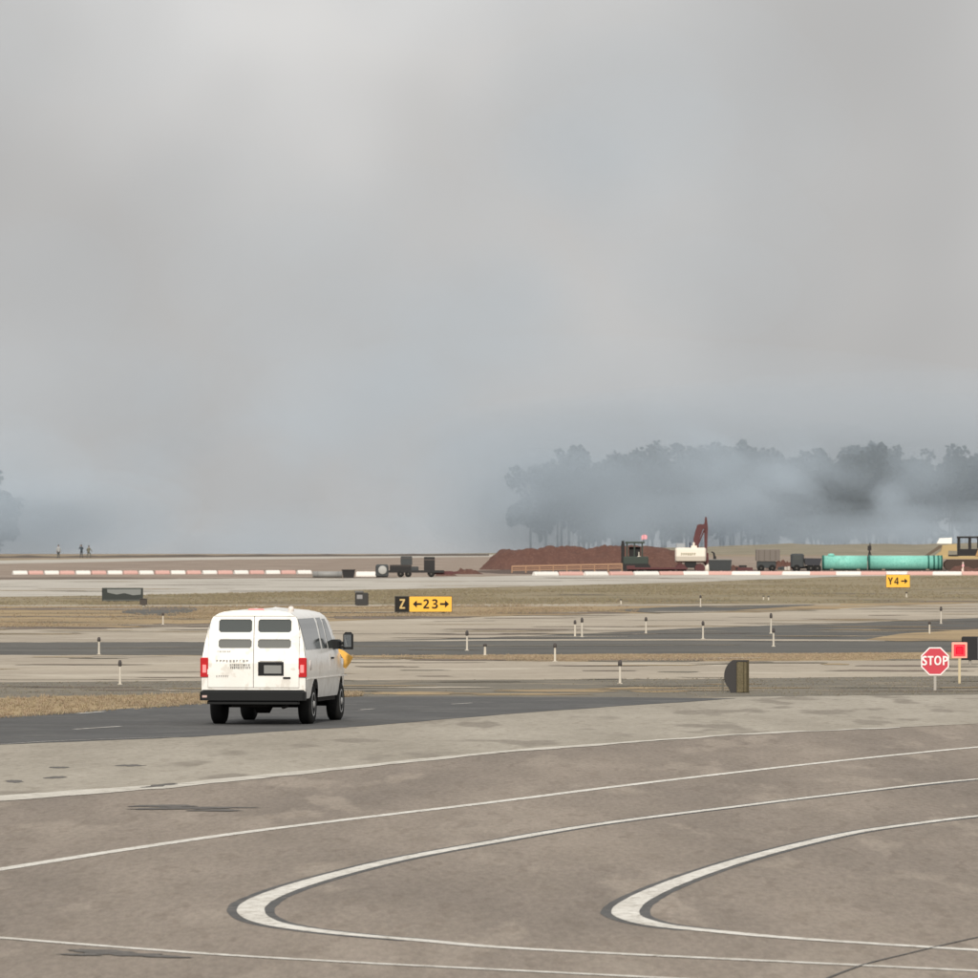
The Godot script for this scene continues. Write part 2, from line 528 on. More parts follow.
func paint_lines():
	var white := ground_mat("white line paint", 21, Color(0.76, 0.74, 0.69), Color(0.56, 0.53, 0.48), Color(0.30, 0.265, 0.22), 4.0, 0.02, 0.12, 0.7)
	var black := ground_mat("black line border", 22, Color(0.085, 0.085, 0.088), Color(0.12, 0.118, 0.115), Color(0.16, 0.145, 0.13), 6.0, 0.02, 0.15)
	var b := [[1400, 748.0], [978, 779.5], [860, 792.0], [740, 806.5], [600, 824.5], [478, 845.0], [400, 859.5], [340, 874.0], [295, 887.0], [266, 898.0], [253, 906.0], [251, 912.5], [258, 919.0], [276, 925.0], [310, 930.5], [360, 936.0], [420, 941.0], [500, 948.0], [640, 955.5], [870, 966.5], [1400, 992.0]]
	var c := [[1400, 776.0], [978, 816.5], [920, 823.5], [860, 832.0], [800, 845.0], [740, 861.0], [690, 877.5], [655, 891.5], [634, 902.5], [626, 910.0], [627, 916.0], [640, 921.5], [664, 926.5], [700, 930.5], [780, 938.0], [860, 943.5], [955, 949.5], [1400, 975.0]]
	var a := [[-420, 938.0], [-160, 896.0], [0, 870.0], [120, 851.0], [240, 833.5], [360, 818.5], [490, 803.0], [620, 786.5], [760, 770.0], [870, 758.0], [978, 747.5], [1400, 712.0]]
	var d := [[-420, 905.0], [0, 938.5], [120, 948.0], [230, 956.0], [360, 963.5], [500, 970.5], [660, 978.5], [1100, 1000.0]]
	# the black border of each curve is widest round the bend
	ribbon("black_border", b.slice(1, 17), 0.47, 0.0062, black, self, b[10])
	ribbon("black_border", c.slice(1, 14), 0.47, 0.0064, black, self, c[9])
	ribbon("painted_edge_line", a, 0.21, 0.009, white)
	ribbon("painted_edge_line", b, 0.27, 0.0092, white, self, b[10])
	ribbon("painted_edge_line", c, 0.27, 0.0094, white, self, c[9])
	ribbon("painted_edge_line", d, 0.17, 0.0096, white)
	# dashes along the dark road and a sealed crack in the corner
	ribbon("road_dash", [[74, 730.0], [121, 727.0]], 0.10, 0.016, white)
	ribbon("road_dash", [[78, 714.2], [104, 712.2]], 0.12, 0.0162, white)
	ribbon("road_dash", [[360, 710.5], [374, 709.5]], 0.08, 0.0164, white)
	ribbon("road_dash", [[452, 704.8], [472, 703.6]], 0.08, 0.0166, white)
	ribbon("sealed_crack", [[800, 990.0], [862, 966.0], [905, 955.0], [978, 938.0], [1100, 915.0]], 0.03, 0.010, black)
	ribbon("sealed_crack", [[-40, 745.9], [0, 745.0], [60, 741.5], [180, 737.5]], 0.04, 0.0174, white)


func grow_woodland():
	# the far wood behind the smoke, one dark mass
	var leaf := Shape.new()
	for k in 14:
		var c := Vector3(rng.randf_range(-1, 1), rng.randf_range(-0.8, 0.8), rng.randf_range(-1, 1)) * 0.9
		var u := Vector3(rng.randf_range(-1, 1), rng.randf_range(-1, 1), rng.randf_range(-1, 1)).normalized() * rng.randf_range(0.3, 0.6)
		var w := u.cross(Vector3(rng.randf_range(-1, 1), rng.randf_range(-1, 1), rng.randf_range(-1, 1)).normalized()).normalized() * rng.randf_range(0.3, 0.6)
		leaf.quad(c - u, c + w, c + u, c - w)
	var green := plain("far foliage", 0.055, 0.062, 0.05, 0.9)
	var bark := plain("far bark", 0.06, 0.052, 0.045, 0.9)
	var spots := []
	for k in 130:
		spots.append([rng.randf_range(8, 150), rng.randf_range(1800, 1960), rng.randf_range(19.5, 25.5)])
	for k in 30:
		spots.append([rng.randf_range(-160, -102), rng.randf_range(1800, 1900), rng.randf_range(15, 20)])
	var places: Array[Transform3D] = []
	var trunks := Shape.new()
	for t in spots:
		var base := Vector3(t[0], -0.00554 * (t[1] - 1420.0), -t[1])
		var h: float = t[2]
		trunks.tube(base, base + Vector3.UP * h * 0.7, 0.35, 0.12, 6)
		var lobes := []
		for l in 7:
			lobes.append([Vector3(rng.randf_range(-3, 3), rng.randf_range(0.3, 0.9) * h, rng.randf_range(-3, 3)), rng.randf_range(1.8, 3.2)])
		for k in 100:
			var l: Array = lobes[rng.randi() % 7]
			var dir := Vector3(rng.randfn(), rng.randfn() * 0.8, rng.randfn()).normalized()
			var p: Vector3 = base + l[0] + dir * l[1] * pow(rng.randf(), 0.4)
			p.y = minf(p.y, h)
			places.append(Transform3D(Basis(Vector3(rng.randf(), 1, rng.randf()).normalized(), rng.randf() * TAU).scaled(Vector3.ONE * rng.randf_range(0.7, 1.3)), p))
	var mm := MultiMesh.new()
	mm.transform_format = MultiMesh.TRANSFORM_3D
	mm.mesh = leaf.mesh(green)
	mm.instance_count = places.size()
	for k in places.size():
		mm.set_instance_transform(k, places[k])
	var wood := MultiMeshInstance3D.new()
	wood.name = "woodland"
	wood.multimesh = mm
	wood.set_meta("kind", "stuff")
	tag(wood, "dark line of trees fading into the smoke beyond the works", "woodland")
	add_child(wood, true)
	put("trunks", trunks, bark, wood).set_meta("kind", "stuff")
	# a low grassy bank in front of the wood, right of the works
	var s := Shape.new(true)
	var f := FastNoiseLite.new()
	f.seed = 5
	f.frequency = 0.03
	var n := 60
	var rows := []
	for j in 7:
		var row := []
		for k in n + 1:
			var x := lerpf(-20, 230, float(k) / n)
			var up := sin(PI * j / 6.0) * 2.0 * smoothstep(-20, 60, x) * (1.0 + 0.25 * f.get_noise_2d(x * 2.0, j * 9.0))
			row.append(Vector3(x, up + 0.003 - 0.00554 * maxf(0.0, 45.0 * j - 40.0), -1380.0 - 45.0 * j))
		rows.append(row)
	for j in 6:
		for k in n:
			s.quad(rows[j][k], rows[j][k + 1], rows[j + 1][k + 1], rows[j + 1][k])
	put("grassy_bank", s, ground_mat("bank turf", 23, Color(0.26, 0.23, 0.17), Color(0.21, 0.19, 0.14), Color(0.30, 0.26, 0.20), 80.0)).set_meta("kind", "structure")
	s = Shape.new()
	for k in 120:
		var x0 := lerpf(-120.0, 0.0, k / 120.0)
		var x1 := lerpf(-120.0, 0.0, (k + 1) / 120.0)
		var h0 := 0.28 + 0.18 * f.get_noise_1d(x0 * 6.0)
		var h1 := 0.28 + 0.18 * f.get_noise_1d(x1 * 6.0)
		var z0 := -1215.0 - (x0 + 60.0) * 1.6
		var z1 := -1215.0 - (x1 + 60.0) * 1.6
		s.quad(Vector3(x0, -0.1, z0 + 1.5), Vector3(x1, -0.1, z1 + 1.5), Vector3(x1, h1, z1), Vector3(x0, h0, z0))
		s.quad(Vector3(x0, h0, z0), Vector3(x1, h1, z1), Vector3(x1, -0.1, z1 - 1.5), Vector3(x0, -0.1, z0 - 1.5))
	put("dark_earth_ridge", s, plain("ridge earth", 0.11, 0.095, 0.085, 0.95)).set_meta("kind", "structure")


func billow(parent: Node3D, x: float, y: float, far: float, rx: float, ry: float, deep: float, thick: float, c: Color, tilt := 0.0):
	# a soft-edged drift: billows inside one another, thinning outwards
	for k in 5:
		var q := 0.45 + 0.16 * k
		puff(parent, x + rng.randf_range(-0.12, 0.12) * rx, y + rng.randf_range(-0.1, 0.1) * ry, far + rng.randf_range(-6, 6), rx * q, ry * q, deep * q, thick * 0.2, c, tilt + rng.randf_range(-0.15, 0.15))


func puff(parent: Node3D, x: float, y: float, far: float, rx: float, ry: float, deep: float, thick: float, c: Color, tilt := 0.0):
	# one billow of smoke: its middle at a plan position and distance, so thick that light crosses it with exp(-thick)
	var v := FogVolume.new()
	v.name = "billow"
	v.shape = RenderingServer.FOG_VOLUME_SHAPE_ELLIPSOID
	var k := far / FOCAL
	v.size = Vector3(rx * 2 * k, ry * 2 * k, deep * 2)
	v.position = Vector3((x - MID) * k, EYE + (LEVEL - y) * k, -far)
	v.rotation.z = tilt
	var m := FogMaterial.new()
	m.density = thick / (deep * 2)
	m.albedo = c.linear_to_srgb()
	v.material = m
	parent.add_child(v, true)


func raise_smoke():
	var smoke := Node3D.new()
	smoke.name = "smoke"
	smoke.set_meta("kind", "stuff")
	tag(smoke, "bank of grey smoke drifting over the far side of the airfield", "smoke")
	add_child(smoke, true)
	var c := Color(0.76, 0.88, 1.0)   # one bluish white wood smoke throughout; thick and thin make its tones
	# broad veils
	for a in [[90, 400, 1590, 260, 90, 0.3], [200, 545, 1640, 420, 30, 0.5], [800, 468, 1790, 560, 100, 1.5], [545, 505, 1715, 150, 80, 1.7], [880, 545, 1735, 420, 34, 1.2], [700, 515, 1690, 150, 45, 0.5], [10, 525, 1720, 170, 50, 2.2], [0, 480, 1750, 110, 60, 0.8]]:
		billow(smoke, a[0], a[1], a[2], a[3], a[4], 22, a[5], c)
	# the plume climbing from the ground left of the middle
	for k in 26:
		var t := k / 25.0
		var r := rng.randf_range(30, 60) * lerpf(1.0, 1.8, t)
		billow(smoke, lerpf(270, 490, t) + rng.randfn() * lerpf(80, 60, t), lerpf(530, 290, t) + rng.randfn() * 25.0, rng.randf_range(1450, 1600), r * 1.3, r * 0.85, rng.randf_range(8, 14), rng.randf_range(0.07, 0.16), c, rng.randf_range(-0.9, 0.9))
	# rolls along the ground on the left
	for k in 16:
		var r := rng.randf_range(25, 55)
		billow(smoke, rng.randf_range(-60, 300), rng.randf_range(420, 540), rng.randf_range(1560, 1780), r * 1.5, r * 0.7, rng.randf_range(8, 12), rng.randf_range(0.08, 0.22), c, rng.randf_range(-0.6, 0.6))
	# strands drifting across the wood on the right
	for k in 34:
		var r := rng.randf_range(18, 44)
		var y := 548.0 - 105.0 * pow(rng.randf(), 1.3)
		billow(smoke, rng.randf_range(490, 1040), y, rng.randf_range(1660, 1785), r * rng.randf_range(1.0, 2.2), r * 0.8, rng.randf_range(6, 11), rng.randf_range(0.18, 0.5), c, rng.randf_range(-1.1, 0.4))
	# high scud
	for k in 24:
		var r := rng.randf_range(50, 140)
		puff(smoke, rng.randf_range(-80, 760), rng.randf_range(-40, 370), rng.randf_range(1440, 1760), r * 1.4, r * 0.8, rng.randf_range(14, 26), rng.randf_range(0.03, 0.10) * (1.3 if k % 3 else 0.6), c, rng.randf_range(-0.7, 0.7))


# ---------------------------------------------------------------- the van
func half_width(y: float) -> float:
	return level_at([[0.40, 0.93], [0.55, 0.965], [0.80, 0.985], [1.05, 0.99], [1.30, 0.975], [1.50, 0.935], [1.75, 0.88], [1.92, 0.835], [2.02, 0.785], [2.08, 0.70], [2.125, 0.55], [2.15, 0.30], [2.16, 0.0]], y)


func lean(y: float) -> float:
	return 0.0 if y < 1.2 else -(y - 1.2) * 0.17


func rear_panel(s: Shape, xs: Array, ys: Array, holes: Array, depth: float, proud: float):
	# a panel of the rear face with openings cut out of it; holes are [column, row]
	var cell := func(i: int, j: int) -> bool: return i >= 0 and j >= 0 and i < xs.size() - 1 and j < ys.size() - 1 and not holes.has([i, j])
	var at := func(i: int, j: int, z: float) -> Vector3: return Vector3(clampf(xs[i], -half_width(ys[j]), half_width(ys[j])), ys[j], lean(ys[j]) + z)
	for i in xs.size() - 1:
		for j in ys.size() - 1:
			if not cell.call(i, j):
				continue
			for z in [proud, proud - depth]:
				s.quad(at.call(i, j, z), at.call(i, j + 1, z), at.call(i + 1, j + 1, z), at.call(i + 1, j, z))
			for e in [[-1, 0, 0, 0, 0, 1], [1, 0, 1, 0, 1, 1], [0, -1, 0, 0, 1, 0], [0, 1, 0, 1, 1, 1]]:
				if not cell.call(i + e[0], j + e[1]):
					s.quad(at.call(i + e[2], j + e[3], proud), at.call(i + e[4], j + e[5], proud), at.call(i + e[4], j + e[5], proud - depth), at.call(i + e[2], j + e[3], proud - depth))


func side_panel(s: Shape, z0: float, z1: float, y0: float, y1: float, sign_: float, out: float, slant0 := 0.0, slant1 := 0.0, inset := 0.0):
	# a plate that follows the bulge of the van's side; slants shift its upper corners along the van
	var n := 6
	var last := []
	for k in n + 1:
		var t := float(k) / n
		var y := lerpf(y0, y1, t)
		var x := (half_width(y) * nose_scale((z0 + z1) / 2) + out) * sign_
		var row := [Vector3(x, y, z0 + slant0 * t), Vector3(x, y, z1 + slant1 * t), Vector3(x - sign_ * (out + inset + 0.01), y, z0 + slant0 * t), Vector3(x - sign_ * (out + inset + 0.01), y, z1 + slant1 * t)]
		if k:
			s.quad(last[0], last[1], row[1], row[0])
			s.quad(last[0], last[2], row[2], row[0])
			s.quad(last[1], last[3], row[3], row[1])
		if k == 0 or k == n:
			s.quad(row[0], row[1], row[3], row[2])
		last = row


func nose_scale(z: float) -> float:
	return 1.0 - 0.075 * smoothstep(-3.9, -5.4, z)


func build_van():
	var van := thing("white_van", "white passenger van seen from behind driving off along the dark road", "van", gp(253.5, 725.6), deg_to_rad(-7.6))
	var paint := plain("white van paint", 1, 1, 1, 0.32)
	paint.albedo_texture = tinted(61, 256, Color(0.82, 0.81, 0.78), Color(0.74, 0.725, 0.69), Color(0.66, 0.635, 0.59), 0.012, 0.03)   # road film in specks and patches
	paint.uv1_triplanar = true
	paint.uv1_scale = Vector3.ONE / 2.2
	paint.clearcoat_enabled = true
	paint.clearcoat = 0.5
	paint.clearcoat_roughness = 0.12
	var glass := plain("dark tinted glass", 0.05, 0.058, 0.056, 0.08)
	glass.metallic_specular = 0.7
	var rubber := plain("tyre rubber", 0.022, 0.022, 0.022, 0.9)
	var dark := plain("black plastic", 0.018, 0.019, 0.02, 0.5)
	var under := plain("dirty underbody", 0.028, 0.026, 0.025, 0.9)
	var steel := plain("dusty steel wheel", 0.32, 0.32, 0.32, 0.5, 0.3)
	var red := plain("red lens", 0.45, 0.015, 0.02, 0.15)
	var lit := plain("lit brake lens", 0.85, 0.30, 0.30, 0.2)
	lit.emission_enabled = true
	lit.emission = Color(1.0, 0.28, 0.32)
	lit.emission_energy_multiplier = 0.25
	# shell: rings along the length, the lower edge lifted over each wheel
	var ys := [0.50, 0.56, 0.66, 0.80, 0.95, 1.05, 1.18, 1.30, 1.42, 1.50, 1.62, 1.75, 1.84, 1.92, 1.98, 2.02, 2.055, 2.08, 2.105, 2.125, 2.14, 2.15, 2.157, 2.16]
	var zs := []
	var z := 0.0
	while z > -5.46:
		zs.append(z)
		z -= 0.08
	zs.append(-5.46)
	var axle := [-1.18, -4.68]
	var s := Shape.new(true)
	var rings := []
	for zz in zs:
		var top := level_at([[-5.46, 0.86], [-5.42, 1.02], [-5.34, 1.12], [-5.1, 1.19], [-4.5, 1.32], [-4.36, 1.38], [-3.72, 1.99], [-3.5, 2.09], [-3.1, 2.14], [-2.6, 2.16], [-0.3, 2.16], [-0.1, 2.145], [0.0, 2.125]], zz)
		var low := 0.50
		for a in axle:
			var q := absf(zz - a)
			if q < 0.49:
				low = maxf(low, 0.38 + sqrt(0.49 * 0.49 - q * q))
		var ring := []
		for sgn in [1.0, -1.0]:
			var part := []
			for y in ys:
				var yy := clampf(y, low, top)
				var tip := 1.0 if y <= top else 0.0
				var x := half_width(yy) * nose_scale(zz) * (1.0 - 0.03 * smoothstep(-5.25, -5.46, zz))
				if tip == 0.0:   # the flat top of the bonnet and the slope of the screen close to the middle
					x *= clampf(1.0 - (y - top) / maxf(2.16 - top, 0.001), 0.0, 1.0)
					yy = top + 0.03 * (1.0 - x / half_width(top))
				part.append(Vector3(x * sgn, yy, zz + (lean(yy) if zz > -0.5 else 0.0) * clampf(1.0 + zz / 0.5, 0.0, 1.0)))
			if sgn < 0:
				part.reverse()
			ring.append_array(part)
		rings.append(ring)
	for r in rings.size() - 1:
		for k in rings[0].size() - 1:
			s.quad(rings[r][k], rings[r][k + 1], rings[r + 1][k + 1], rings[r + 1][k])
	for k in ys.size() - 1:   # nose
		var m := ys.size() * 2 - 1
		s.quad(rings[-1][k], rings[-1][k + 1], rings[-1][m - k - 1], rings[-1][m - k])
	put("body", s, paint, van)
	# the rear frame round the doors, real gaps between
	s = Shape.new()
	rear_panel(s, [-1.2, -0.86, 0.86, 1.2], [0.62, 0.70, 1.2, 1.55, 1.80, 1.98, 2.04, 2.09, 2.118, 2.14], [[1, 1], [1, 2], [1, 3], [1, 4], [1, 5]], 0.05, 0.0)
	put("rear_frame", s, paint, van)
	s = Shape.new()
	rear_panel(s, [-0.95, 0.95], [0.60, 1.2, 1.6, 2.05], [], 0.02, -0.045)
	put("cabin_lining", s, plain("grey cabin lining", 0.30, 0.30, 0.29, 0.8), van)
	for sgn in [-1.0, 1.0]:
		var xs := [-0.854, -0.665, -0.04, -0.007] if sgn < 0 else [0.007, 0.075, 0.70, 0.854]
		s = Shape.new()
		rear_panel(s, xs, [0.71, 0.90, 1.16, 1.44, 1.465, 1.605, 1.735, 1.75, 1.975, 2.03], [[1, 3], [1, 4], [1, 7], [1, 6]].filter(func(c): return c[1] != 4 or true), 0.05, 0.012)
		var door := put("rear_door", s, paint, van)
		s = Shape.new()
		rear_panel(s, [xs[1] - 0.01, xs[2] + 0.01], [1.72, 1.85, 1.99], [], 0.006, -0.012)
		put("window", s, glass, door)
		s = Shape.new()
		rear_panel(s, [xs[1] - 0.01, xs[2] + 0.01], [1.43, 1.52, 1.62], [], 0.006, -0.012)
		put("lower_window", s, plain("dusty lower glass", 0.12, 0.125, 0.12, 0.2), door)
		for y in [1.0, 1.7]:
			s = Shape.new()
			s.tube(Vector3(sgn * 0.862, y - 0.05, lean(y) + 0.015), Vector3(sgn * 0.862, y + 0.05, lean(y) + 0.015), 0.016)
			put("hinge", s, paint, door)
		s = Shape.new()
		for e in [[1.44, 1.605], [1.735, 1.975]]:   # rounded corners of the openings
			for c in [[xs[1], 1.0, e[0], 1.0], [xs[2], -1.0, e[0], 1.0], [xs[1], 1.0, e[1], -1.0], [xs[2], -1.0, e[1], -1.0]]:
				var zc := lean(c[2]) + 0.006
				s.tri(Vector3(c[0], c[2], zc), Vector3(c[0] + c[1] * 0.035, c[2], zc), Vector3(c[0], c[2] + c[3] * 0.035, lean(c[2] + c[3] * 0.035) + 0.006))
		put("window_corner", s, paint, door).set_meta("kind", "stuff")
		if sgn > 0:
			s = Shape.new()
			s.box(Vector3(0.09, 0.93, 0.008), Vector3(0.57, 1.185, 0.022))
			put("plate_recess", s, dark, door)
			s = Shape.new()
			s.box(Vector3(0.20, 0.97, 0.0225), Vector3(0.53, 1.125, 0.027), Transform3D.IDENTITY, 0.004)
			put("number_plate", s, plain("grimy plate", 0.20, 0.205, 0.20, 0.5), door)
			s = Shape.new()
			s.box(Vector3(0.56, 0.875, 0.008), Vector3(0.70, 0.905, 0.035), Transform3D.IDENTITY, 0.006)
			put("handle", s, dark, door)
			s = Shape.new()
			s.box(Vector3(0.12, 1.20, 0.010), Vector3(0.54, 1.215, 0.03), Transform3D.IDENTITY, 0.004)
			put("trim", s, paint, door)
		else:
			# rows of lettering too small to read
			var ink := plain("faded lettering", 0.30, 0.29, 0.28, 0.7)
			var bold := plain("dark lettering", 0.07, 0.07, 0.075, 0.7)
			for row in [[-0.68, -0.43, 1.375, 0.028, 0, 0.03], [-0.70, -0.13, 1.20, 0.045, 0, 0.05], [-0.44, -0.08, 1.125, 0.04, 1, 0.028], [-0.43, -0.07, 1.075, 0.04, 1, 0.026], [-0.70, -0.45, 0.915, 0.04, 0, 0.034]]:
				s = Shape.new()
				var x: float = row[0]
				while x < row[1]:
					var w: float = row[5] * rng.randf_range(0.5, 0.8)
					var h: float = row[3]
					s.box(Vector3(x, row[2] - h / 2, lean(row[2]) + 0.0125), Vector3(x + 0.010, row[2] + h / 2, lean(row[2]) + 0.0145))
					s.box(Vector3(x + 0.010, row[2] + h * [0.3, -0.1, -0.5][rng.randi() % 3], lean(row[2]) + 0.0125), Vector3(x + w, row[2] + h * 0.5, lean(row[2]) + 0.0145))
					x += row[5] * 1.25
				put("lettering", s, bold if row[4] else ink, door).set_meta("kind", "stuff")
	# lamps
	for sgn in [-1.0, 1.0]:
		s = Shape.new()
		s.box(Vector3(-0.075, 0.905, -0.06), Vector3(0.075, 1.265, 0.032), Transform3D(Basis(), Vector3(sgn * 0.925, 0, 0)), 0.015)
		var lamp := put("tail_light", s, red, van)
		s = Shape.new()
		s.box(Vector3(-0.035, 0.985, 0.0325), Vector3(0.035, 1.135, 0.04), Transform3D(Basis(), Vector3(sgn * 0.92, 0, 0)), 0.008)
		put("lens_light", s, lit, lamp)
	s = Shape.new()
	s.box(Vector3(-0.13, 2.115, -0.24), Vector3(0.17, 2.175, -0.165), Transform3D.IDENTITY, 0.02)
	put("high_brake_light", s, lit, van)
	# bumper
	s = Shape.new()
	s.box(Vector3(-0.99, 0.47, -0.10), Vector3(0.99, 0.665, 0.16), Transform3D.IDENTITY, 0.045)
	s.box(Vector3(-0.86, 0.40, -0.05), Vector3(0.86, 0.47, 0.10), Transform3D.IDENTITY, 0.02)
	var bumper := put("rear_bumper", s, dark, van)
	s = Shape.new()
	s.box(Vector3(-0.94, 0.525, 0.161), Vector3(-0.85, 0.565, 0.166))
	put("reflector", s, plain("pale reflector", 0.5, 0.36, 0.33, 0.2), bumper)
	# side glass with pale pillars, both sides
	for sgn in [-1.0, 1.0]:
		for w in [[-0.22, -2.05, 1.41, 1.985, 0.10, -0.05], [-2.26, -2.86, 1.41, 1.985, -0.06, 0.0], [-3.0, -3.78, 1.40, 1.96, 0.0, 0.42]]:
			s = Shape.new()
			side_panel(s, w[0], w[1], w[2], w[3], sgn, 0.006, w[4], w[5])
			put("side_window", s, glass, van)
		s = Shape.new()
		side_panel(s, -0.12, -5.1, 0.854, 0.875, sgn, 0.012)
		put("side_moulding", s, paint, van)
		s = Shape.new()
		s.box(Vector3(-0.012, 0.98, -3.02), Vector3(0.012, 1.3, -3.0), Transform3D(Basis(), Vector3(sgn * 0.985, 0, 0)))
		put("door_seam", s, plain("door gap", 0.35, 0.34, 0.33, 0.7), van)
		s = Shape.new()
		s.box(Vector3(-0.02, 1.20, -3.35), Vector3(0.03, 1.235, -3.16), Transform3D(Basis(), Vector3(sgn * 0.985, 0, 0)), 0.008)
		put("door_handle", s, dark, van)
		# mirror on its arms
		s = Shape.new()
		s.tube(Vector3(sgn * 0.90, 1.47, -3.80), Vector3(sgn * 1.18, 1.50, -3.80), 0.028)
		s.tube(Vector3(sgn * 0.90, 1.40, -3.78), Vector3(sgn * 1.18, 1.42, -3.80), 0.028)
		s.box(Vector3(-0.10, 1.38, -3.95), Vector3(0.12, 1.56, -3.55), Transform3D(Basis(), Vector3(sgn * 0.95, 0, 0)), 0.03)
		var arm := put("mirror_arm", s, dark, van)
		s = Shape.new()
		s.box(Vector3(-0.095, 1.37, -3.90), Vector3(0.095, 1.70, -3.76), Transform3D(Basis(), Vector3(sgn * 1.21, 0, 0)), 0.045)
		put("mirror", s, dark, arm)
		s = Shape.new()
		s.box(Vector3(-0.068, 1.42, -3.7605), Vector3(0.068, 1.65, -3.756), Transform3D(Basis(), Vector3(sgn * 1.21, 0, 0)))
		put("mirror_glass", s, plain("mirror glass", 0.35, 0.37, 0.38, 0.05, 0.9), arm)
	s = Shape.new(true)
	s.turned(Vector3(0.982, 1.12, -0.55), Vector3.RIGHT, [[0.0, 0.10], [0.012, 0.095], [0.014, 0.0]], 18)
	put("fuel_flap", s, plain("grey flap", 0.55, 0.50, 0.48, 0.5), van)
	# screen and dashboard, yellow marker flag on the front wing
	s = Shape.new()
	s.quad(Vector3(-0.84, 1.42, -4.345), Vector3(0.84, 1.42, -4.345), Vector3(0.72, 2.0, -3.735), Vector3(-0.72, 2.0, -3.735))
	put("windscreen", s, glass, van)
	s = Shape.new()
	s.slab([Vector2(0.0, 1.38), Vector2(0.12, 1.34), Vector2(0.31, 1.21), Vector2(0.25, 1.09), Vector2(0.17, 0.99), Vector2(0.12, 1.02), Vector2(0.13, 1.17)], -4.70, -4.73, Transform3D(Basis(), Vector3(0.86, 0, 0)))
	s.tube(Vector3(0.86, 1.0, -4.715), Vector3(0.88, 1.40, -4.715), 0.012)
	put("marker_flag", s, plain("yellow flag cloth", 0.72, 0.40, 0.08, 0.8), van)
	# beacon on the roof
	s = Shape.new(true)
	s.turned(Vector3(0.52, 2.12, -1.2), Vector3.UP, [[0.0, 0.055], [0.05, 0.055], [0.085, 0.04], [0.095, 0.0]], 14)
	put("roof_beacon", s, plain("pale beacon dome", 0.62, 0.56, 0.52, 0.3), van)
	# wheels
	for a in axle:
		for sgn in [-1.0, 1.0]:
			var wheel := Node3D.new()
			wheel.name = "wheel"
			van.add_child(wheel, true)
			wheel.position = Vector3(sgn * 0.70, 0.375, a)
			s = Shape.new(true)
			s.turned(Vector3.ZERO, Vector3.RIGHT * sgn, [[0.0, 0.22], [0.0, 0.31], [0.03, 0.36], [0.06, 0.375], [0.20, 0.375], [0.235, 0.36], [0.262, 0.31], [0.25, 0.225]], 28)
			put("tyre", s, rubber, wheel)
			s = Shape.new(true)
			s.turned(Vector3.ZERO, Vector3.RIGHT * sgn, [[0.10, 0.23], [0.252, 0.226], [0.256, 0.20], [0.215, 0.17], [0.235, 0.08], [0.27, 0.06], [0.272, 0.0]], 20)
			put("rim", s, steel, wheel)
	# what hangs under the floor
	s = Shape.new()
	s.box(Vector3(-0.72, 0.46, -5.2), Vector3(0.72, 0.60, -0.1))
	s.box(Vector3(-0.93, 0.42, -4.0), Vector3(0.93, 0.50, -1.9))
	put("floor_pan", s, under, van)
	s = Shape.new()
	s.tube(Vector3(-0.7, 0.37, -1.18), Vector3(0.7, 0.37, -1.18), 0.055)
	s.turned(Vector3(-0.18, 0.37, -1.18), Vector3.RIGHT, [[0, 0.05], [0.06, 0.16], [0.3, 0.16], [0.36, 0.05]], 12)
	put("axle", s, under, van)
	s = Shape.new()
	s.tube(Vector3(-0.7, 0.34, -4.68), Vector3(0.7, 0.34, -4.68), 0.06)
	put("axle", s, under, van)
	s = Shape.new()
	s.box(Vector3(-0.45, 0.34, -0.75), Vector3(0.25, 0.50, -0.15), Transform3D.IDENTITY, 0.05)
	put("spare_wheel_carrier", s, under, van)
	s = Shape.new()
	s.tube(Vector3(0.45, 0.36, -1.6), Vector3(0.55, 0.34, -0.06), 0.035)
	put("exhaust", s, under, van)


func build_all():
	build_van()
	build_signs()
	build_markers()
	build_barriers()
	build_works()
	build_people()


func lettering(parent: Node, called: String, text: String, at: Vector3, cap: float, m: Material, stretch := 1.0):
	var t := TextMesh.new()
	var f := SystemFont.new()
	f.font_names = PackedStringArray(["Droid Sans"])
	f.font_weight = 700
	t.font = f
	t.text = text
	t.font_size = 64
	t.pixel_size = cap / (64.0 * 0.714)
	t.depth = 0.012
	t.material = m
	var o := MeshInstance3D.new()
	o.mesh = t
	o.name = called
	parent.add_child(o, true)
	o.position = at
	o.scale = Vector3(stretch, 1, 1)


func arrow(parent: Node, x: float, y: float, wide: float, dir: float, m: Material, z: float):
	var s := Shape.new()
	var h := wide * 0.42
	var t := wide * 0.11
	s.slab([Vector2(-wide / 2, -t), Vector2(wide * 0.05, -t), Vector2(wide * 0.05, -h), Vector2(wide / 2, 0), Vector2(wide * 0.05, h), Vector2(wide * 0.05, t), Vector2(-wide / 2, t)].map(func(p): return Vector2(p.x * dir + x, p.y + y)), z + 0.006, z)
	put("arrow", s, m, parent)


